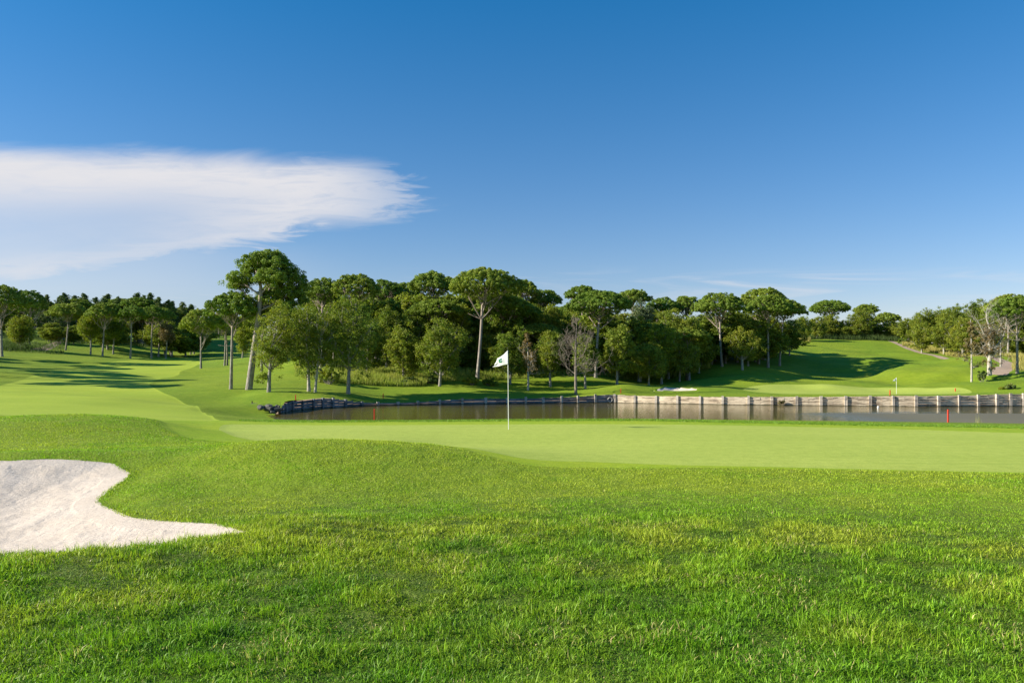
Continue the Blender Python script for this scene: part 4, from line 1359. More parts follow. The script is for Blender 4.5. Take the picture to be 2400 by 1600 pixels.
# broadleaf trees: base column, distance, top row, crown left/right, crown bottom row, leaf, bark, options, label
BROAD = [
    (630, 88, 716, 602, 704, 866, 'oak', 'oak_bark', dict(dens=.8, r0=.22, loose=.7), 'dense dark oak in front of the leaning pine with a bushy trunk'),
    (724, 90, 712, 680, 762, 872, 'oak', 'pale_bark', dict(dens=.6, r0=.2, lean=(-.6, 0), loose=.8), 'left stem of the pale trunked pair on the lawn above the wall'),
    (738, 89.5, 716, 712, 800, 868, 'oak', 'pale_bark', dict(dens=.5, r0=.15, lean=(1.2, 0), loose=.8), 'thin leaning right stem of the pale trunked pair on the lawn'),
    (816, 90.5, 702, 766, 894, 872, 'oak', 'oak_bark', dict(dens=.6, r0=.22, loose=.8), 'large loose crowned brownish green tree alone on the lawn'),
    (568, 168, 738, 552, 600, 822, 'lime', 'oak_bark', dict(dens=1), 'yellow green slender tree uphill between the leaning pine and its neighbour'),
    (212, 172, 740, 185, 232, 792, 'lime', 'oak_bark', dict(dens=1), 'young lime green tree lit by the sun on the left slope'),
    (45, 168, 740, 18, 80, 802, 'oak', 'oak_bark', {}, 'low round green tree beside the left path'),
    (388, 178, 756, 375, 408, 800, 'brown', 'oak_bark', dict(dens=.7), 'small reddish brown tree on the left slope'),
    (265, 178, 742, 250, 288, 796, 'oak', 'oak_bark', {}, 'olive tree tucked under the bent trunk pine'),
    (1030, 105, 752, 984, 1092, 872, 'oak', 'oak_bark', dict(dens=.7, lean=(.4, 0), loose=.7), 'two-headed green oak at the lawn edge left of the flag'),
    (860, 112, 742, 826, 905, 868, 'oak', 'oak_bark', {}, 'dark oak filling the gap right of the loose crowned lawn tree'),
    (905, 117, 724, 872, 940, 850, 'oak', 'oak_bark', {}, 'pale topped leafy tree below the small rounded pine top'),
    (968, 118, 716, 925, 1008, 850, 'oak', 'oak_bark', dict(loose=.3), 'yellowish topped leafy tree under the sky gap pine'),
    (945, 108, 765, 912, 985, 882, 'oak', 'oak_bark', {}, 'dark narrow oak above the yellow grass bank'),
    (1075, 120, 708, 1040, 1112, 850, 'oak', 'oak_bark', {}, 'leafy tree crown left of the long pinkish trunk'),
    (1160, 120, 738, 1124, 1200, 870, 'oak', 'oak_bark', {}, 'leafy tree right behind the long pinkish trunk'),
    (1195, 110, 770, 1158, 1236, 880, 'oak', 'oak_bark', {}, 'dark oak just right of the flag cloth'),
    (1236, 124, 712, 1196, 1280, 850, 'oak', 'oak_bark', {}, 'leafy crown between the central pine and the half dead tree'),
    (1290, 124, 706, 1256, 1330, 850, 'oak', 'oak_bark', {}, 'leafy crown just left above the leafless tree'),
    (1290, 109, 772, 1256, 1326, 872, 'oak', 'oak_bark', {}, 'dark green oak low between half dead tree and leafless tree'),
    (1345, 128, 712, 1312, 1380, 850, 'oak', 'oak_bark', {}, 'leafy crown directly behind the leafless tree'),
    (1372, 105.5, 790, 1345, 1402, 876, 'oak', 'oak_bark', {}, 'low dark tree behind the right side of the leafless tree'),
    (1446, 107, 768, 1412, 1484, 868, 'oak', 'oak_bark', dict(loose=.2), 'olive green oak standing in the grass right of the wide limbed pine'),
    (1500, 128, 706, 1476, 1534, 800, 'grey', 'oak_bark', {}, 'grey green poplar-like crown paler than all the trees about it'),
    (1550, 118, 758, 1504, 1582, 850, 'lime', 'oak_bark', dict(dens=.8), 'brighter yellow green crown half way down the central wood'),
    (1566, 126, 722, 1530, 1602, 840, 'oak', 'oak_bark', {}, 'leafy crown under the pine in the skyline dip'),
    (1610, 124, 736, 1578, 1650, 850, 'oak', 'oak_bark', {}, 'leafy crown left of the tall straight pale trunk'),
    (1520, 115, 806, 1480, 1566, 880, 'oak', 'oak_bark', {}, 'shaded oak low in the wood above the shaded bunker'),
    (1592, 120, 796, 1552, 1636, 872, 'oak', 'oak_bark', {}, 'deeply shaded oak at the wood edge left of the mound'),
    (1652, 136, 760, 1615, 1690, 855, 'oak', 'oak_bark', {}, 'dark oak behind the foot of the tall straight pale trunk'),
    (1740, 128, 772, 1706, 1772, 842, 'oak', 'pale_bark', dict(dens=.75, loose=.3, r0=.2), 'small open oak with a pale trunk on the mound between two pines'),
    (1728, 142, 712, 1694, 1764, 850, 'oak', 'oak_bark', {}, 'leafy crown between the pale trunk pine and the right-hand cluster'),
    (1770, 143, 742, 1738, 1806, 850, 'oak', 'oak_bark', {}, 'dark leafy mass behind the reddish trunked pine'),
    (1850, 150, 752, 1822, 1880, 834, 'oak', 'oak_bark', {}, 'oak at the foot of the last pine before the shaded hill'),
    (1880, 188, 742, 1862, 1902, 794, 'oak', 'oak_bark', {}, 'dark tree first on the skyline right of the central wood'),
    (1914, 196, 744, 1894, 1934, 795, 'oak', 'oak_bark', {}, 'dark pointed tree left of the widest skyline pine'),
    (1946, 200, 738, 1926, 1964, 792, 'oak', 'oak_bark', {}, 'tree growing under the widest skyline pine'),
    (1974, 200, 755, 1956, 1992, 794, 'oak', 'oak_bark', {}, 'low bush-like tree right under the widest skyline pine'),
    (2018, 200, 728, 1990, 2050, 795, 'oak', 'oak_bark', dict(dens=1.1), 'bright leafy tree in the middle of the hilltop skyline'),
    (2048, 204, 752, 2032, 2066, 796, 'oak', 'oak_bark', {}, 'dark tree between the bright hilltop tree and the lower lone pine'),
    (2090, 200, 756, 2064, 2112, 800, 'oak', 'oak_bark', {}, 'bushy tree at the foot of the lower lone hilltop pine'),
    (2128, 192, 746, 2102, 2160, 806, 'oak', 'oak_bark', {}, 'leftmost tree of the right-hand wood, at the end of the hill'),
    (2160, 186, 724, 2132, 2196, 812, 'oak', 'oak_bark', {}, 'dark green tall tree second in the right-hand wood'),
    (2160, 168, 762, 2140, 2186, 816, 'oak', 'pale_bark', dict(dens=.9), 'light olive tree with a short pale trunk above the yellow bank'),
    (2212, 165, 738, 2182, 2242, 822, 'oak', 'pale_bark', dict(dens=.9), 'olive tree with twin pale trunks above the far path'),
    (2200, 186, 722, 2170, 2240, 810, 'oak', 'oak_bark', {}, 'third tall crown along the skyline of the right-hand wood'),
    (2245, 178, 716, 2212, 2282, 815, 'oak', 'oak_bark', {}, 'fourth tall crown along the skyline of the right-hand wood'),
    (2256, 158, 742, 2228, 2288, 828, 'oak', 'pale_bark', {}, 'olive tree right before the bend of the far path'),
    (2288, 172, 706, 2256, 2326, 815, 'oak', 'oak_bark', {}, 'tall crown behind the small white barked tree'),
    (2330, 165, 700, 2298, 2362, 820, 'oak', 'oak_bark', {}, 'tall crown behind the large white forked tree'),
]
LEAF = {'oak': 'oak_leaf', 'lime': 'lime_leaf', 'grey': 'grey_leaf', 'brown': 'brown_leaf'}
for i, (bx, d, tpy, cl, cr, cb, lf, bk, opt, lab) in enumerate(BROAD):
    g = np.random.default_rng(300 + i)
    pos = gpos(bx, d); opt = dict(opt)
    H = ztop(tpy, d) - pos[2]; z0 = max(1.0, ztop(cb, d) - pos[2])
    Rc = px_m((cr - cl) / 2, d)
    cxm = px_m((cl + cr) / 2 - bx, d)
    opt.setdefault('loose', 0.4)
    if 'lean' not in opt: opt['lean'] = (cxm * 1.3, 0)
    tr, cr_ = make_broad(H, Rc, z0, g, leaf=0.125 if d < 100 else 0.155, **opt)
    if i == 0:   # low tuft on the trunk
        C = np.array([px_m(-14, d), 0, ztop(886, d) - pos[2]]) + g.normal(size=(12, 3)) * [.35, .3, .25]
        v2, q2, t2 = puffs(C, np.full(12, .3), .8, 30, .18, g)
        V, Q, T = cr_; cr_ = (np.vstack([V, v2]), np.vstack([Q, q2 + len(V)]), np.vstack([T, t2]))
    tree_object({'oak': 'oak_tree', 'lime': 'young_tree', 'grey': 'poplar_tree', 'brown': 'young_tree'}[lf], lab, 'tree', tr, cr_, M[bk], M[LEAF[lf]], pos, group='broadleaf trees of the course')

# leafless and thin trees
def bare_at(bx, d, tpy, w_px, z0px, seed, label, bark, leafy=0, leafm=None, name='bare_tree', **kw):
    pos = gpos(bx, d); g = np.random.default_rng(seed)
    H = ztop(tpy, d) - pos[2]
    tr, cr_ = make_bare(H, px_m(w_px / 2, d) * 0.62, ztop(z0px, d) - pos[2], g, leafy=leafy, **kw)
    return tree_object(name, label, 'tree', tr, cr_, M[bark], M[leafm] if leafm else None, pos)

bare_at(1350, 97.5, 735, 160, 880, 71, 'leafless tree with fine grey twigs standing at the low wall', 'twig', levels=5, upright=.05, n0=16, r0=.17)
bare_at(1237, 105, 778, 84, 880, 72, 'half dead little tree with pale branches right of the flag', 'pale_bark', .30, 'brown_leaf', name='thin_tree', levels=4, upright=.5, n0=11, r0=.14)
bare_at(2277, 116, 742, 62, 858, 73, 'small white barked tree with thin leaves at the hill foot', 'pale_bark', .55, 'brown_leaf', name='thin_tree', levels=4, upright=.8, n0=12, r0=.15)
bare_at(2345, 128, 745, 60, 850, 76, 'slender grey leafless tree behind the large white forked tree', 'pale_bark', .10, 'brown_leaf', name='bare_tree', levels=4, upright=.8, n0=12, r0=.13)
# large white forked tree
d = 118; pos = gpos(2319, d); g = np.random.default_rng(74)
def q3(px, py, dep=0): return np.array([px_m(px - 2319, d), dep, ztop(py, d) - pos[2]])
tr = MB(); tips = None
forks = [[q3(2319, 880), q3(2319, 850), q3(2320, 828), q3(2318, 800), q3(2320, 770), q3(2312, 745), q3(2314, 722)],
         [q3(2320, 832), q3(2330, 818), q3(2342, 802), q3(2352, 785), q3(2358, 760), q3(2364, 735, .5)],
         [q3(2318, 805), q3(2328, 798), q3(2340, 778), q3(2346, 750, -.5)],
         [q3(2318, 792), q3(2308, 785), q3(2300, 770), q3(2296, 750, .5)]]
crs = []
for k, fk in enumerate(forks):
    pts = smooth_poly(np.array(fk), 3, False)
    r_a = (0.30, 0.17, 0.12, 0.10)[k]
    tr2, cr2 = make_bare(1, 1.9, pts[len(pts) // 3][2], g, r0=r_a, levels=4, leafy=.22, first=pts, n0=8, upright=.5)
    # branch heights follow the limb
    tr.V += tr2.V; 
    for a_ in tr2.Q: tr.Q.append(a_ + tr.n)
    for a_ in tr2.T: tr.T.append(a_ + tr.n)
    tr.n += tr2.n
    if cr2: crs.append(cr2)
# extra twig fans along the limbs
for k, fk in enumerate(forks):
    pts = smooth_poly(np.array(fk), 3, False)
    for b0 in pts[len(pts) // 2:]:
        for q in range(1):
            fan = MB()
            dv = g.normal(size=3); dv[2] = abs(dv[2]) + .3; dv /= np.linalg.norm(dv)
            e = b0 + dv * g.uniform(1.2, 2.8)
            tr.tube(bez(b0, (b0 + e) / 2 + g.normal(size=3) * .2, e, 4), np.linspace(.035, .008, 4), 3)
            for r_ in range(7):
                s0 = b0 + (e - b0) * g.uniform(.3, 1); e2 = s0 + (dv + g.normal(size=3) * .6) * g.uniform(.5, 1.2)
                tr.tube([s0, (s0 + e2) / 2 + g.normal(size=3) * .06, e2], [.014, .01, .006], 3)
n0_ = 0; Vc = []; Qc = []; Tc_ = []
for V, Q, T in crs:
    Vc.append(V); Qc.append(Q + n0_); Tc_.append(T); n0_ += len(V)
tree_object('forked_tree', 'large white forked nearly leafless tree beside the gravel path', 'tree', tr, (np.vstack(Vc), np.vstack(Qc), np.vstack(Tc_)), M['pale_bark'], M['brown_leaf'], pos)

# ------------------------------------------------------------------ filler woods from shared prototypes
def proto_set(kind, n):
    out = []
    for i in range(n):
        g = np.random.default_rng(900 + i + hash(kind) % 7 * 0 + {'oak': 0, 'pine': 20, 'con': 40}[kind])
        if kind == 'oak':
            tr, c_ = make_broad(9.0, 3.3, 1.6, g, leaf=.20)
            tm = tr.build('trunk', M['oak_bark'], None, True, True); lm = M['oak_leaf']
        elif kind == 'pine':
            tr, c_ = make_pine(13.0, 3.9, 4.6, g)
            tm = tr.build('trunk', M['pine_bark'], None, True, True); lm = M['pine_leaf']
        else:
            tr, c_ = make_conifer(13.0, g.uniform(1.9, 3.1), 3.0, g)
            tm = tr.build('trunk', M['pine_bark'], None, True, True); lm = M['dark_leaf']
        V, Q, T = c_
        cm = mesh_np('crown', V, Q, None, T, (lm,), False, None, True)
        out.append((tm, cm))
    return out


PROTO = {'oak': proto_set('oak', 5), 'pine': proto_set('pine', 4), 'con': proto_set('con', 7)}
NOMH = {'oak': 9.0, 'pine': 13.0, 'con': 13.0}
NAME = {'oak': 'oak_tree', 'pine': 'umbrella_pine', 'con': 'conifer_tree'}


ZONES = {
    'central': [(745, 'behind the pale trunked pair'), (850, 'behind the loose crowned lawn tree'), (960, 'above the yellow grass bank'), (1075, 'behind the two-headed oak'), (1175, 'behind the large flag'),
                (1270, 'behind the half dead little tree'), (1385, 'behind the leafless tree'), (1490, 'between the wide limbed pine and the grey green tree'), (1600, 'above the small far bunker'), (1715, 'around the tall straight pale trunk'), (1900, 'behind the right-hand pine cluster')],
    'left': [(20, 'at the left edge'), (110, 'above the left path'), (190, 'behind the thin grey trunk pine'), (275, 'behind the young lime green tree'), (340, 'behind the dark pines of the left slope'), (430, 'between the close pair of pines and the lone slender pine'), (700, 'behind the tall lawn pines')],
    'right': [(2190, 'at the end of the hill'), (2260, 'above the far path'), (2330, 'behind the small white barked tree'), (2700, 'behind the large white forked tree')],
    'hill': [(1905, 'left of the widest skyline pine'), (1985, 'under the widest skyline pine'), (2055, 'around the bright hilltop tree'), (2300, 'right of the lower lone hilltop pine')],
}


def fill(kind, px, d, top_py, label, group, wide=1.0):
    zk = 'central' if 'central wood' in group else 'left' if ('left wood' in group or 'ragged' in group) else 'right' if 'right-hand wood' in group else 'hill' if 'hill crest' in group else None
    if zk:
        zn = [t for x, t in ZONES[zk] if px <= x][0]
        words_ = label.split()
        label = label + ', ' + zn if len(words_) + len(zn.split()) <= 16 else ' '.join(words_[:16 - len(zn.split())]) + ', ' + zn
        group = group + ' ' + zn
    pos = gpos(px, d)
    H = ztop(top_py, d) - pos[2]
    if H < 1.5: return
    s = H / NOMH[kind]
    tm, cm = PROTO[kind][int(rng.integers(len(PROTO[kind])))]
    root = bpy.data.objects.new(NAME[kind], None); COL.objects.link(root)
    root.location = pos; root.rotation_euler = (0, 0, rng.uniform(0, 6.28))
    sw = s * wide * rng.uniform(0.9, 1.15)
    root.scale = (sw, sw, s)
    tag(root, label, 'tree', group)
    for nm, m__ in (('trunk', tm), ('crown', cm)):
        o = bpy.data.objects.new(nm, m__); COL.objects.link(o); o.parent = root
    return root


env_px = [680, 760, 880, 1000, 1060, 1140, 1220, 1300, 1400, 1500, 1560, 1640, 1700, 1800, 1880]
env_py = [730, 665, 672, 665, 655, 650, 680, 690, 700, 705, 712, 710, 705, 705, 730]
for k in range(112):
    px = 705 + 1120 * ((k * 0.618034) % 1); d = rng.uniform(118, 165)
    if d < 128 and 1640 < px: d += 16
    tp_ = np.interp(px, env_px, env_py) + rng.uniform(18, 75)
    kd = 'oak' if rng.random() < .78 else 'pine'
    fill(kd, px, d, tp_, 'dim tree inside the wood', 'trees in the depth of the central wood', 1.3 if kd == 'oak' else 1.2)
for k in range(38):
    px = np.interp(k, [0, 37], [1000, 1815]) + rng.uniform(-12, 12)
    d = np.interp(px, [760, 900, 1100, 1300, 1500, 1640, 1750, 1880], [115, 118, 114, 120, 128, 138, 143, 160]) + rng.uniform(0, 9)
    fill('oak', px, d, rng.uniform(786, 832), 'low shaded tree along the wood foot', 'understorey trees of the central wood', 1.9)
# left wood
for k in range(16):
    px = [150, 175, 196, 252, 276, 300, 322, 338, 352, 404, 428, 110, 225, 372, 448, 395][k]
    tp_ = [690, 696, 692, 692, 699, 706, 690, 696, 690, 709, 711, 694, 700, 700, 716, 706][k]
    fill('con', px, rng.uniform(214, 235), tp_, ['pointed dark conifer on the skyline above the thin grey trunk pine', 'conifer tip second on the left skyline', 'ragged conifer third on the left skyline', 'conifer behind the bent trunk pine', 'low conifer tip right of the bent trunk pine top', 'conifer tip above the dark pine of the left slope', 'tall ragged conifer left of the highest left skyline clump', 'conifer inside the highest left skyline clump', 'topmost conifer of the left skyline clump', 'separate dark conifer right of the skyline clump', 'blue green conifer at the right end of the left skyline', 'conifer behind the dark pines at the left edge', 'short conifer tip in the dip of the left skyline', 'conifer right of the topmost one', 'last low conifer before the lone slender pine', 'conifer between the skyline clump and the separate dark one'][k], 'conifers of the left skyline', 1.15)
for k in range(26):
    px = 90 + 360 * ((k * 0.618034 + .3) % 1)
    fill('con' if k % 3 == 0 else 'pine', px, rng.uniform(212, 240), np.interp(px, [90, 150, 230, 330, 380, 450], [700, 694, 702, 694, 708, 722]) + rng.uniform(0, 14), 'ragged pine of the dark left skyline', 'ragged pines of the left skyline', 1.35)
for k in range(64):
    px = rng.uniform(-120, 560); d = rng.uniform(205, 262)
    if px > 430: d = rng.uniform(255, 300)
    tp_ = np.interp(px, [-100, 60, 150, 400, 470, 560], [690, 702, 712, 722, 738, 748]) + rng.uniform(0, 26)
    fill(['pine', 'con', 'oak'][int(rng.integers(3))], px, d, tp_, 'dark close-set tree inside the left wood', 'trees filling the left wood', 1.1)
for k in range(26):
    px = rng.uniform(-60, 470); d = rng.uniform(186, 212)
    fill('oak', px, d, rng.uniform(750, 778), 'low shaded tree at the left wood foot', 'understorey trees of the left wood', 1.6)
for k in range(22):
    fill('oak', 410 + k * 9 + rng.uniform(-5, 5), rng.uniform(292, 315), rng.uniform(738, 760), 'one of the distant trees closing the head of the fairway valley', 'trees at the head of the valley', 1.25)
# right wood
for k in range(46):
    px = rng.uniform(2120, 2560); d = np.interp(px, [2120, 2250, 2400], [202, 182, 165]) + rng.uniform(0, 30)
    tp_ = np.interp(px, [2110, 2150, 2200, 2260, 2300, 2340, 2400, 2560], [775, 742, 734, 724, 712, 704, 696, 690]) + rng.uniform(0, 30)
    fill('oak' if rng.random() < .75 else 'pine', px, d, tp_, 'close-set tree of the right-hand wood', 'trees filling the right-hand wood', 1.15)
for k in range(22):
    px = rng.uniform(2150, 2470); d = np.interp(px, [2120, 2250, 2400], [190, 166, 150]) + rng.uniform(0, 8)
    fill('oak', px, d, rng.uniform(768, 800), 'low tree at the right-hand wood foot', 'understorey trees of the right-hand wood', 1.8)
for k in range(26):
    px = 1846 + k * 10.6 + rng.uniform(-4, 4)
    fill('oak', px, rng.uniform(196, 212), rng.uniform(764, 782), 'low bushy tree on the hill crest', 'hedge-like trees on the hill crest', 1.9)
# trees standing beyond the left edge, whose long shadows cross the fairway
for k in range(24):
    px = -120 - 330 * ((k * 0.618034) % 1); d = 92 + 74 * ((k * 0.414214 + .2) % 1)
    tp_ = np.interp(d, [90, 120, 166], [625, 655, 705]) + rng.uniform(-12, 18)
    fill('pine', px, d, tp_, 'one of the tall pines just beyond the left edge, shading the fairway', 'pines beyond the left edge', 0.8)

# ------------------------------------------------------------------ shrubs
def shrub(px, d, wpx, hpx, leaf, label, dens=1.0, seed=0, ratio=1.0):
    g = np.random.default_rng(600 + seed)
    pos = gpos(px, d); Rw = px_m(wpx / 2, d); Hh = px_m(hpx, d)
    st = MB()
    n = int(14 * dens + 8)
    C = []
    for k in range(n):
        a_ = g.uniform(0, 6.28); q = Rw * math.sqrt(g.random()) * .85; f = 1 - (q / Rw) ** 2 * .6
        c = (q * math.cos(a_), q * math.sin(a_) * .8, Hh * f * g.uniform(.25, .85)); C.append(c)
        if k % 2 == 0: st.tube([(c[0] * .2, c[1] * .2, -.1), (c[0] * .6, c[1] * .6, c[2] * .5), c], [.03, .02, .01], 4)
    root = bpy.data.objects.new('shrub', None); COL.objects.link(root); root.location = pos
    tag(root, label, 'shrub', 'shrubs')
    V, Q, T = puffs(np.array(C), g.uniform(.18, .34, n) * max(.7, Rw * .8), .8, 60, .15 if d < 105 else .2, g, .2, .5, .3)
    mesh_np('foliage', V, Q, None, T, (M[leaf],), False, root)
    st.build('stems', M['oak_bark'], root)


shrub(2367, 98, 26, 15, 'dark_leaf', 'small round dark shrub alone on the grass near the right edge', seed=1)
shrub(2349, 98.5, 14, 6, 'oak_leaf', 'tiny low shrub just left of the round dark one', seed=2, dens=.5)
shrub(770, 100.5, 60, 52, 'oak_leaf', 'big olive shrub between the pale trunked pair and the loose crowned tree', 2.2, 3)
shrub(748, 102, 34, 36, 'grey_leaf', 'smaller grey green shrub behind the pale trunked pair', 1.2, 4)
shrub(1105, 107, 46, 24, 'oak_leaf', 'bright leafy shrub at the lawn edge left of the flagpole', 1.5, 5)
shrub(1150, 107.5, 40, 22, 'oak_leaf', 'leafy shrub at the lawn edge behind the flag', 1.3, 6)
shrub(1010, 107, 50, 22, 'dark_leaf', 'dark shrub at the foot of the two-headed oak', 1.4, 7)
shrub(960, 105, 44, 20, 'dark_leaf', 'dark shrub below the narrow oak of the yellow bank', 1.3, 8)
shrub(2118, 186, 30, 22, 'lime_leaf', 'bright shrub at the right-hand foot of the hill crest', 1, 9)
shrub(2302, 117, 26, 44, 'dark_leaf', 'ivy dark bush leaning against the large white forked tree', 1.3, 10)
shrub(1880, 178, 40, 14, 'lime_leaf', 'pale scrub on the crest beside the end of the central wood', 1, 11)
# weed growing from the wall
g0 = wall_point(1829); root = bpy.data.objects.new('wall_weed', None); COL.objects.link(root); root.location = (g0[0], g0[1] - .3, .12)
tag(root, 'dry weed tuft growing on the pale timber wall at the waterline', 'plant')
g = np.random.default_rng(5); C = np.stack([g.normal(size=16) * .16, -g.random(16) * .15, g.random(16) * .42], 1)
V, Q, T = puffs(C, np.full(16, .14), 1, 22, .11, g, .3); mesh_np('foliage', V, Q, None, T, (M['brown_leaf'],), False, root)


# ------------------------------------------------------------------ grasses nobody could count
def blades(P, L, Wd, lean_dir, lean_amt, tint, mat, name):
    n = len(P)
    yaw = rng.uniform(0, 2 * math.pi, n)
    side = np.stack([np.cos(yaw), np.sin(yaw), np.zeros(n)], 1)
    ld = np.stack([np.cos(lean_dir), np.sin(lean_dir), np.zeros(n)], 1)
    up = np.array([0, 0, 1.0])
    h1 = L * 0.5
    c1 = P + up * (h1 * np.cos(lean_amt * .5))[:, None] + ld * (h1 * np.sin(lean_amt * .5))[:, None]
    c2 = c1 + up * (h1 * np.cos(lean_amt * 1.5))[:, None] + ld * (h1 * np.sin(lean_amt * 1.5))[:, None]
    w2 = (Wd / 2)[:, None]
    V = np.stack([P - side * w2, P + side * w2, c1 + side * w2 * .85, c1 - side * w2 * .85, c2], 1).reshape(-1, 3)
    k = np.arange(n)[:, None] * 5
    Q = k + np.array([[0, 1, 2, 3]]); T = k + np.array([[3, 2, 4]])
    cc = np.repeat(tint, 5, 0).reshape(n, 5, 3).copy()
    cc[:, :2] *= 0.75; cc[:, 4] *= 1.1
    return mesh_np(name, V, Q, T, cc.reshape(-1, 3), (mat,), True)


def scatter(n, r0, r1, thmax, power):
    """points with density falling as r**-power"""
    e = 2 - power
    u = rng.random(n)
    r_ = (r0 ** e + u * (r1 ** e - r0 ** e)) ** (1 / e)
    t = rng.uniform(-thmax, thmax, n)
    return r_ * np.sin(t), r_ * np.cos(t), r_


X, Y, r_ = scatter(1000000, 3.3, 22.5, R(35.5), 1.4)
sb = sdf(X, Y, bunker); sf = sdf(X, Y, fringe); sw_ = sdf(X, Y, fairway)
keep = (sb < 0.02 + 0.03 * rng.random(len(X))) & (sf < 0.0) & (sw_ < 0)
X, Y, r_ = X[keep], Y[keep], r_[keep]
sb = sb[keep]
n = len(X)
Z = gz(X, Y)
clump = fbm(X * 3.2, Y * 3.2, 31, 3); big = fbm(X * 0.55, Y * 0.55, 41, 3); mid = fbm(X * 1.5 + 9, Y * 1.5, 51, 3)
fore = sstep(r_, 10.5, 6.5) * sstep(-X - 0.2 * Y + 6, -8, 4)   # long rough in front
fore = sstep(r_, 9.8, 7.2)
L = (0.022 + 0.023 * fore) * (0.45 + 1.1 * clump) * rng.uniform(0.5, 1.5, n)
edge = (sb > -0.35) & (Y < 9.0)
L[edge] *= 1.35
lip = (sb > -0.12) & (Y >= 9.0)
L[lip] *= 1.6
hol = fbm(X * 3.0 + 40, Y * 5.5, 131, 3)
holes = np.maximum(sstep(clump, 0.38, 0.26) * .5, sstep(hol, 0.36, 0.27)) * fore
L *= 1 - 0.45 * holes
L *= 1 + 0.35 * sstep(hol, .5, .66) * fore
tall = rng.random(n) < 0.012 * fore
L[tall] *= 1.9
Wd = np.maximum(0.0042, 0.00050 * r_) * rng.uniform(0.7, 1.3, n) * (1 + .25 * fore)
ang = 2 * math.pi * fbm(X * 2.6, Y * 2.6, 61, 2) * 2.4 + rng.normal(size=n) * 1.5
lean = np.clip(0.80 + 1.1 * (fbm(X * 4, Y * 4, 71, 2) - 0.3) * (0.3 + fore) + rng.normal(size=n) * 0.5, 0.02, 1.7)
c_d = np.array([0.110, 0.250, 0.014]); c_m = np.array([0.240, 0.420, 0.016]); c_y = np.array([0.38, 0.46, 0.035]); c_s = np.array([0.55, 0.47, 0.18])
t1 = sstep(big * .6 + mid * .4 + rng.normal(size=n) * .06, .38, .60)[:, None]
tint = c_m * (1 - t1) + c_y * t1
t2 = (fore * sstep(mid * .5 + clump * .5 + rng.normal(size=n) * .08, .50, .36))[:, None]
tint = tint * (1 - .75 * t2) + c_d * .75 * t2
tint *= (1 - 0.42 * holes)[:, None]  # shade of the hollows painted into the blade colour
near_t = sstep(r_, 7.0, 4.4)[:, None] * .55
tint = tint * (1 - near_t) + np.array([0.125, 0.300, 0.014]) * near_t
st = rng.random(n) < 0.014 + 0.11 * sstep(fbm(X * 2.1, Y * 2.1, 81, 2), .62, .75) * fore
tint[st] = c_s
tint *= rng.uniform(0.45, 1.6, (n, 1))
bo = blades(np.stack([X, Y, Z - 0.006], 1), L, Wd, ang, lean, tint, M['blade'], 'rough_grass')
tag(bo, 'long green rough grass blades covering the foreground', 'grass', kind='stuff')

# short tufts along the rear collar of the green, against the water
n = 26000
px = rng.uniform(560, 2560, n); dd = np.interp(px, [540, 900, 1200, 1500, 1800, 2100, 2400, 2700], [24.8, 25.2, 25.2, 25, 24.2, 23.1, 21.9, 22]) + rng.uniform(-.15, 1.3, n)
X = (px - 1200) / F * dd; Y = dd; Z = gz(X, Y)
tint = np.array([0.20, 0.33, 0.025]) * rng.uniform(.6, 1.3, (n, 1))
bo = blades(np.stack([X, Y, Z], 1), rng.uniform(.02, .055, n), np.full(n, .012), rng.uniform(0, 6.28, n), rng.uniform(.1, .8, n), tint, M['blade'], 'bank_grass')
tag(bo, 'strip of taller grass tufts behind the near green along the pond', 'grass', kind='stuff')
# a few reeds by the near bank
n = 70
px = np.concatenate([rng.normal(1770, 14, 26), rng.normal(1835, 14, 26), rng.normal(2290, 6, 18)]); dd = rng.uniform(51.5, 53.5, n)
X = (px - 1200) / F * dd; Y = dd; Z = gz(X, Y)
need = EYE - (rng.uniform(966, 984, n) - HZ) / F * dd - Z
bo = blades(np.stack([X, Y, Z], 1), np.clip(need, .2, 3.2), np.full(n, .02), rng.uniform(0, 6.28, n), rng.uniform(.02, .12, n), np.tile([.30, .32, .10], (n, 1)), M['blade'], 'reeds')
tag(bo, 'thin reeds rising from the near pond bank', 'reeds', kind='stuff')


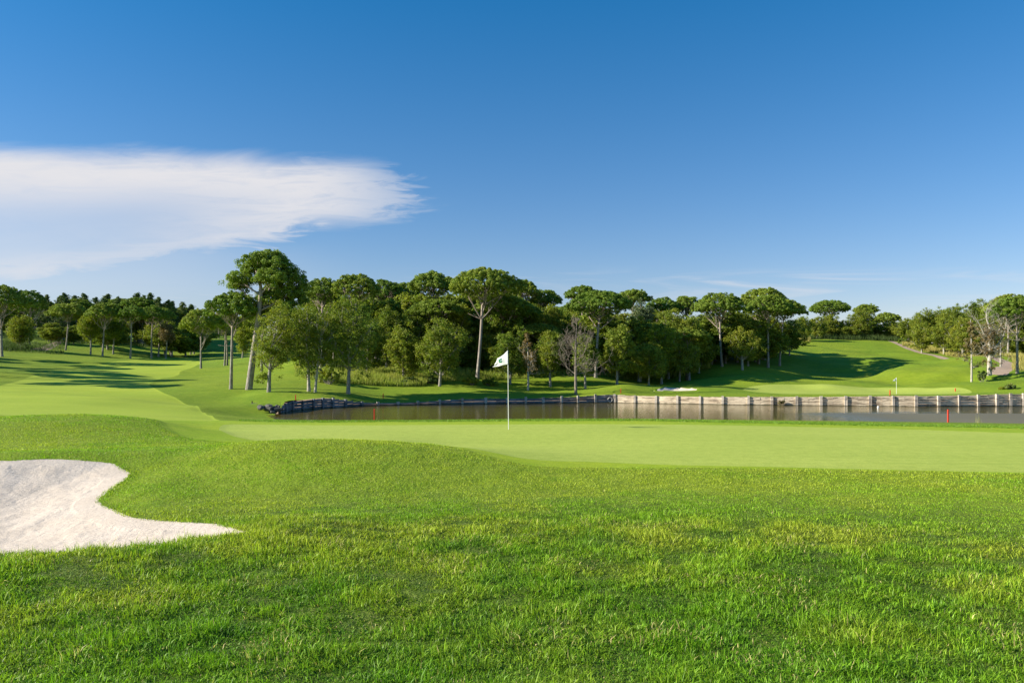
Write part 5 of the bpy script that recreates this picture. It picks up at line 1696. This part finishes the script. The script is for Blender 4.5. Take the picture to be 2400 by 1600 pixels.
def tall_grass(name, label, areas, c1, c2, Lr):
    Ps = []; Ls = []
    for (px0, px1, d0, d1, cnt, lm) in areas:
        px = rng.uniform(px0, px1, cnt); dd = rng.uniform(0, 1, cnt)
        f = (px - px0) / (px1 - px0)
        dd = (d0[0] * (1 - f) + d0[1] * f) * (1 - dd) + (d1[0] * (1 - f) + d1[1] * f) * dd
        x = (px - 1200) / F * dd
        ok = fbm(x * .35, dd * .35, 91, 3) > .34
        x, dd = x[ok], dd[ok]
        Ps.append(np.stack([x, dd, gz(x, dd)], 1)); Ls.append(np.full(len(x), lm))
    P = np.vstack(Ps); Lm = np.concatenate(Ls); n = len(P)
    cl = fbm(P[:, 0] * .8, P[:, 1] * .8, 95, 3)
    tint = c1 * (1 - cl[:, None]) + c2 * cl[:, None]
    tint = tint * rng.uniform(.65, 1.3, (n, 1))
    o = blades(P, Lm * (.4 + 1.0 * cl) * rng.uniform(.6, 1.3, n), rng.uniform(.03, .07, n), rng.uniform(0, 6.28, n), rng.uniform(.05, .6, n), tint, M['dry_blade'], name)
    tag(o, label, 'grass', kind='stuff')


tall_grass('tall_grass', 'yellowish tall unmown grass along the foot of the woods',
           [(742, 1000, (101, 104), (118, 116), 15000, .9), (1000, 1640, (107, 128), (118, 140), 15000, .8), (690, 745, (112, 103), (130, 110), 2500, .5),
            (1625, 1665, (129, 129), (134, 134), 1200, .9)],
           np.array([.20, .30, .03]), np.array([.42, .40, .09]), 1)
tall_grass('golden_grass', 'golden dry grass beside the path under the right-hand wood',
           [(2115, 2260, (181, 153), (192, 166), 6000, .8), (2250, 2480, (150, 128), (166, 148), 9000, .8), (2372, 2480, (122, 118), (146, 146), 5000, .8), (1846, 1900, (186, 186), (194, 194), 1500, .8)],
           np.array([.34, .30, .08]), np.array([.52, .42, .14]), 1)
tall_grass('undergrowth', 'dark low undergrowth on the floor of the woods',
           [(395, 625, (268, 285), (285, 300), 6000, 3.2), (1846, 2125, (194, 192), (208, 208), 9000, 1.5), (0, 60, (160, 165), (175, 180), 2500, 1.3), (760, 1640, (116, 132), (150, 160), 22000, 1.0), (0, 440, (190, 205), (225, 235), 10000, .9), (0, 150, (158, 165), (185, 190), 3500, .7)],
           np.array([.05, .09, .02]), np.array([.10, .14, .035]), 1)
print('objects', len(bpy.data.objects))
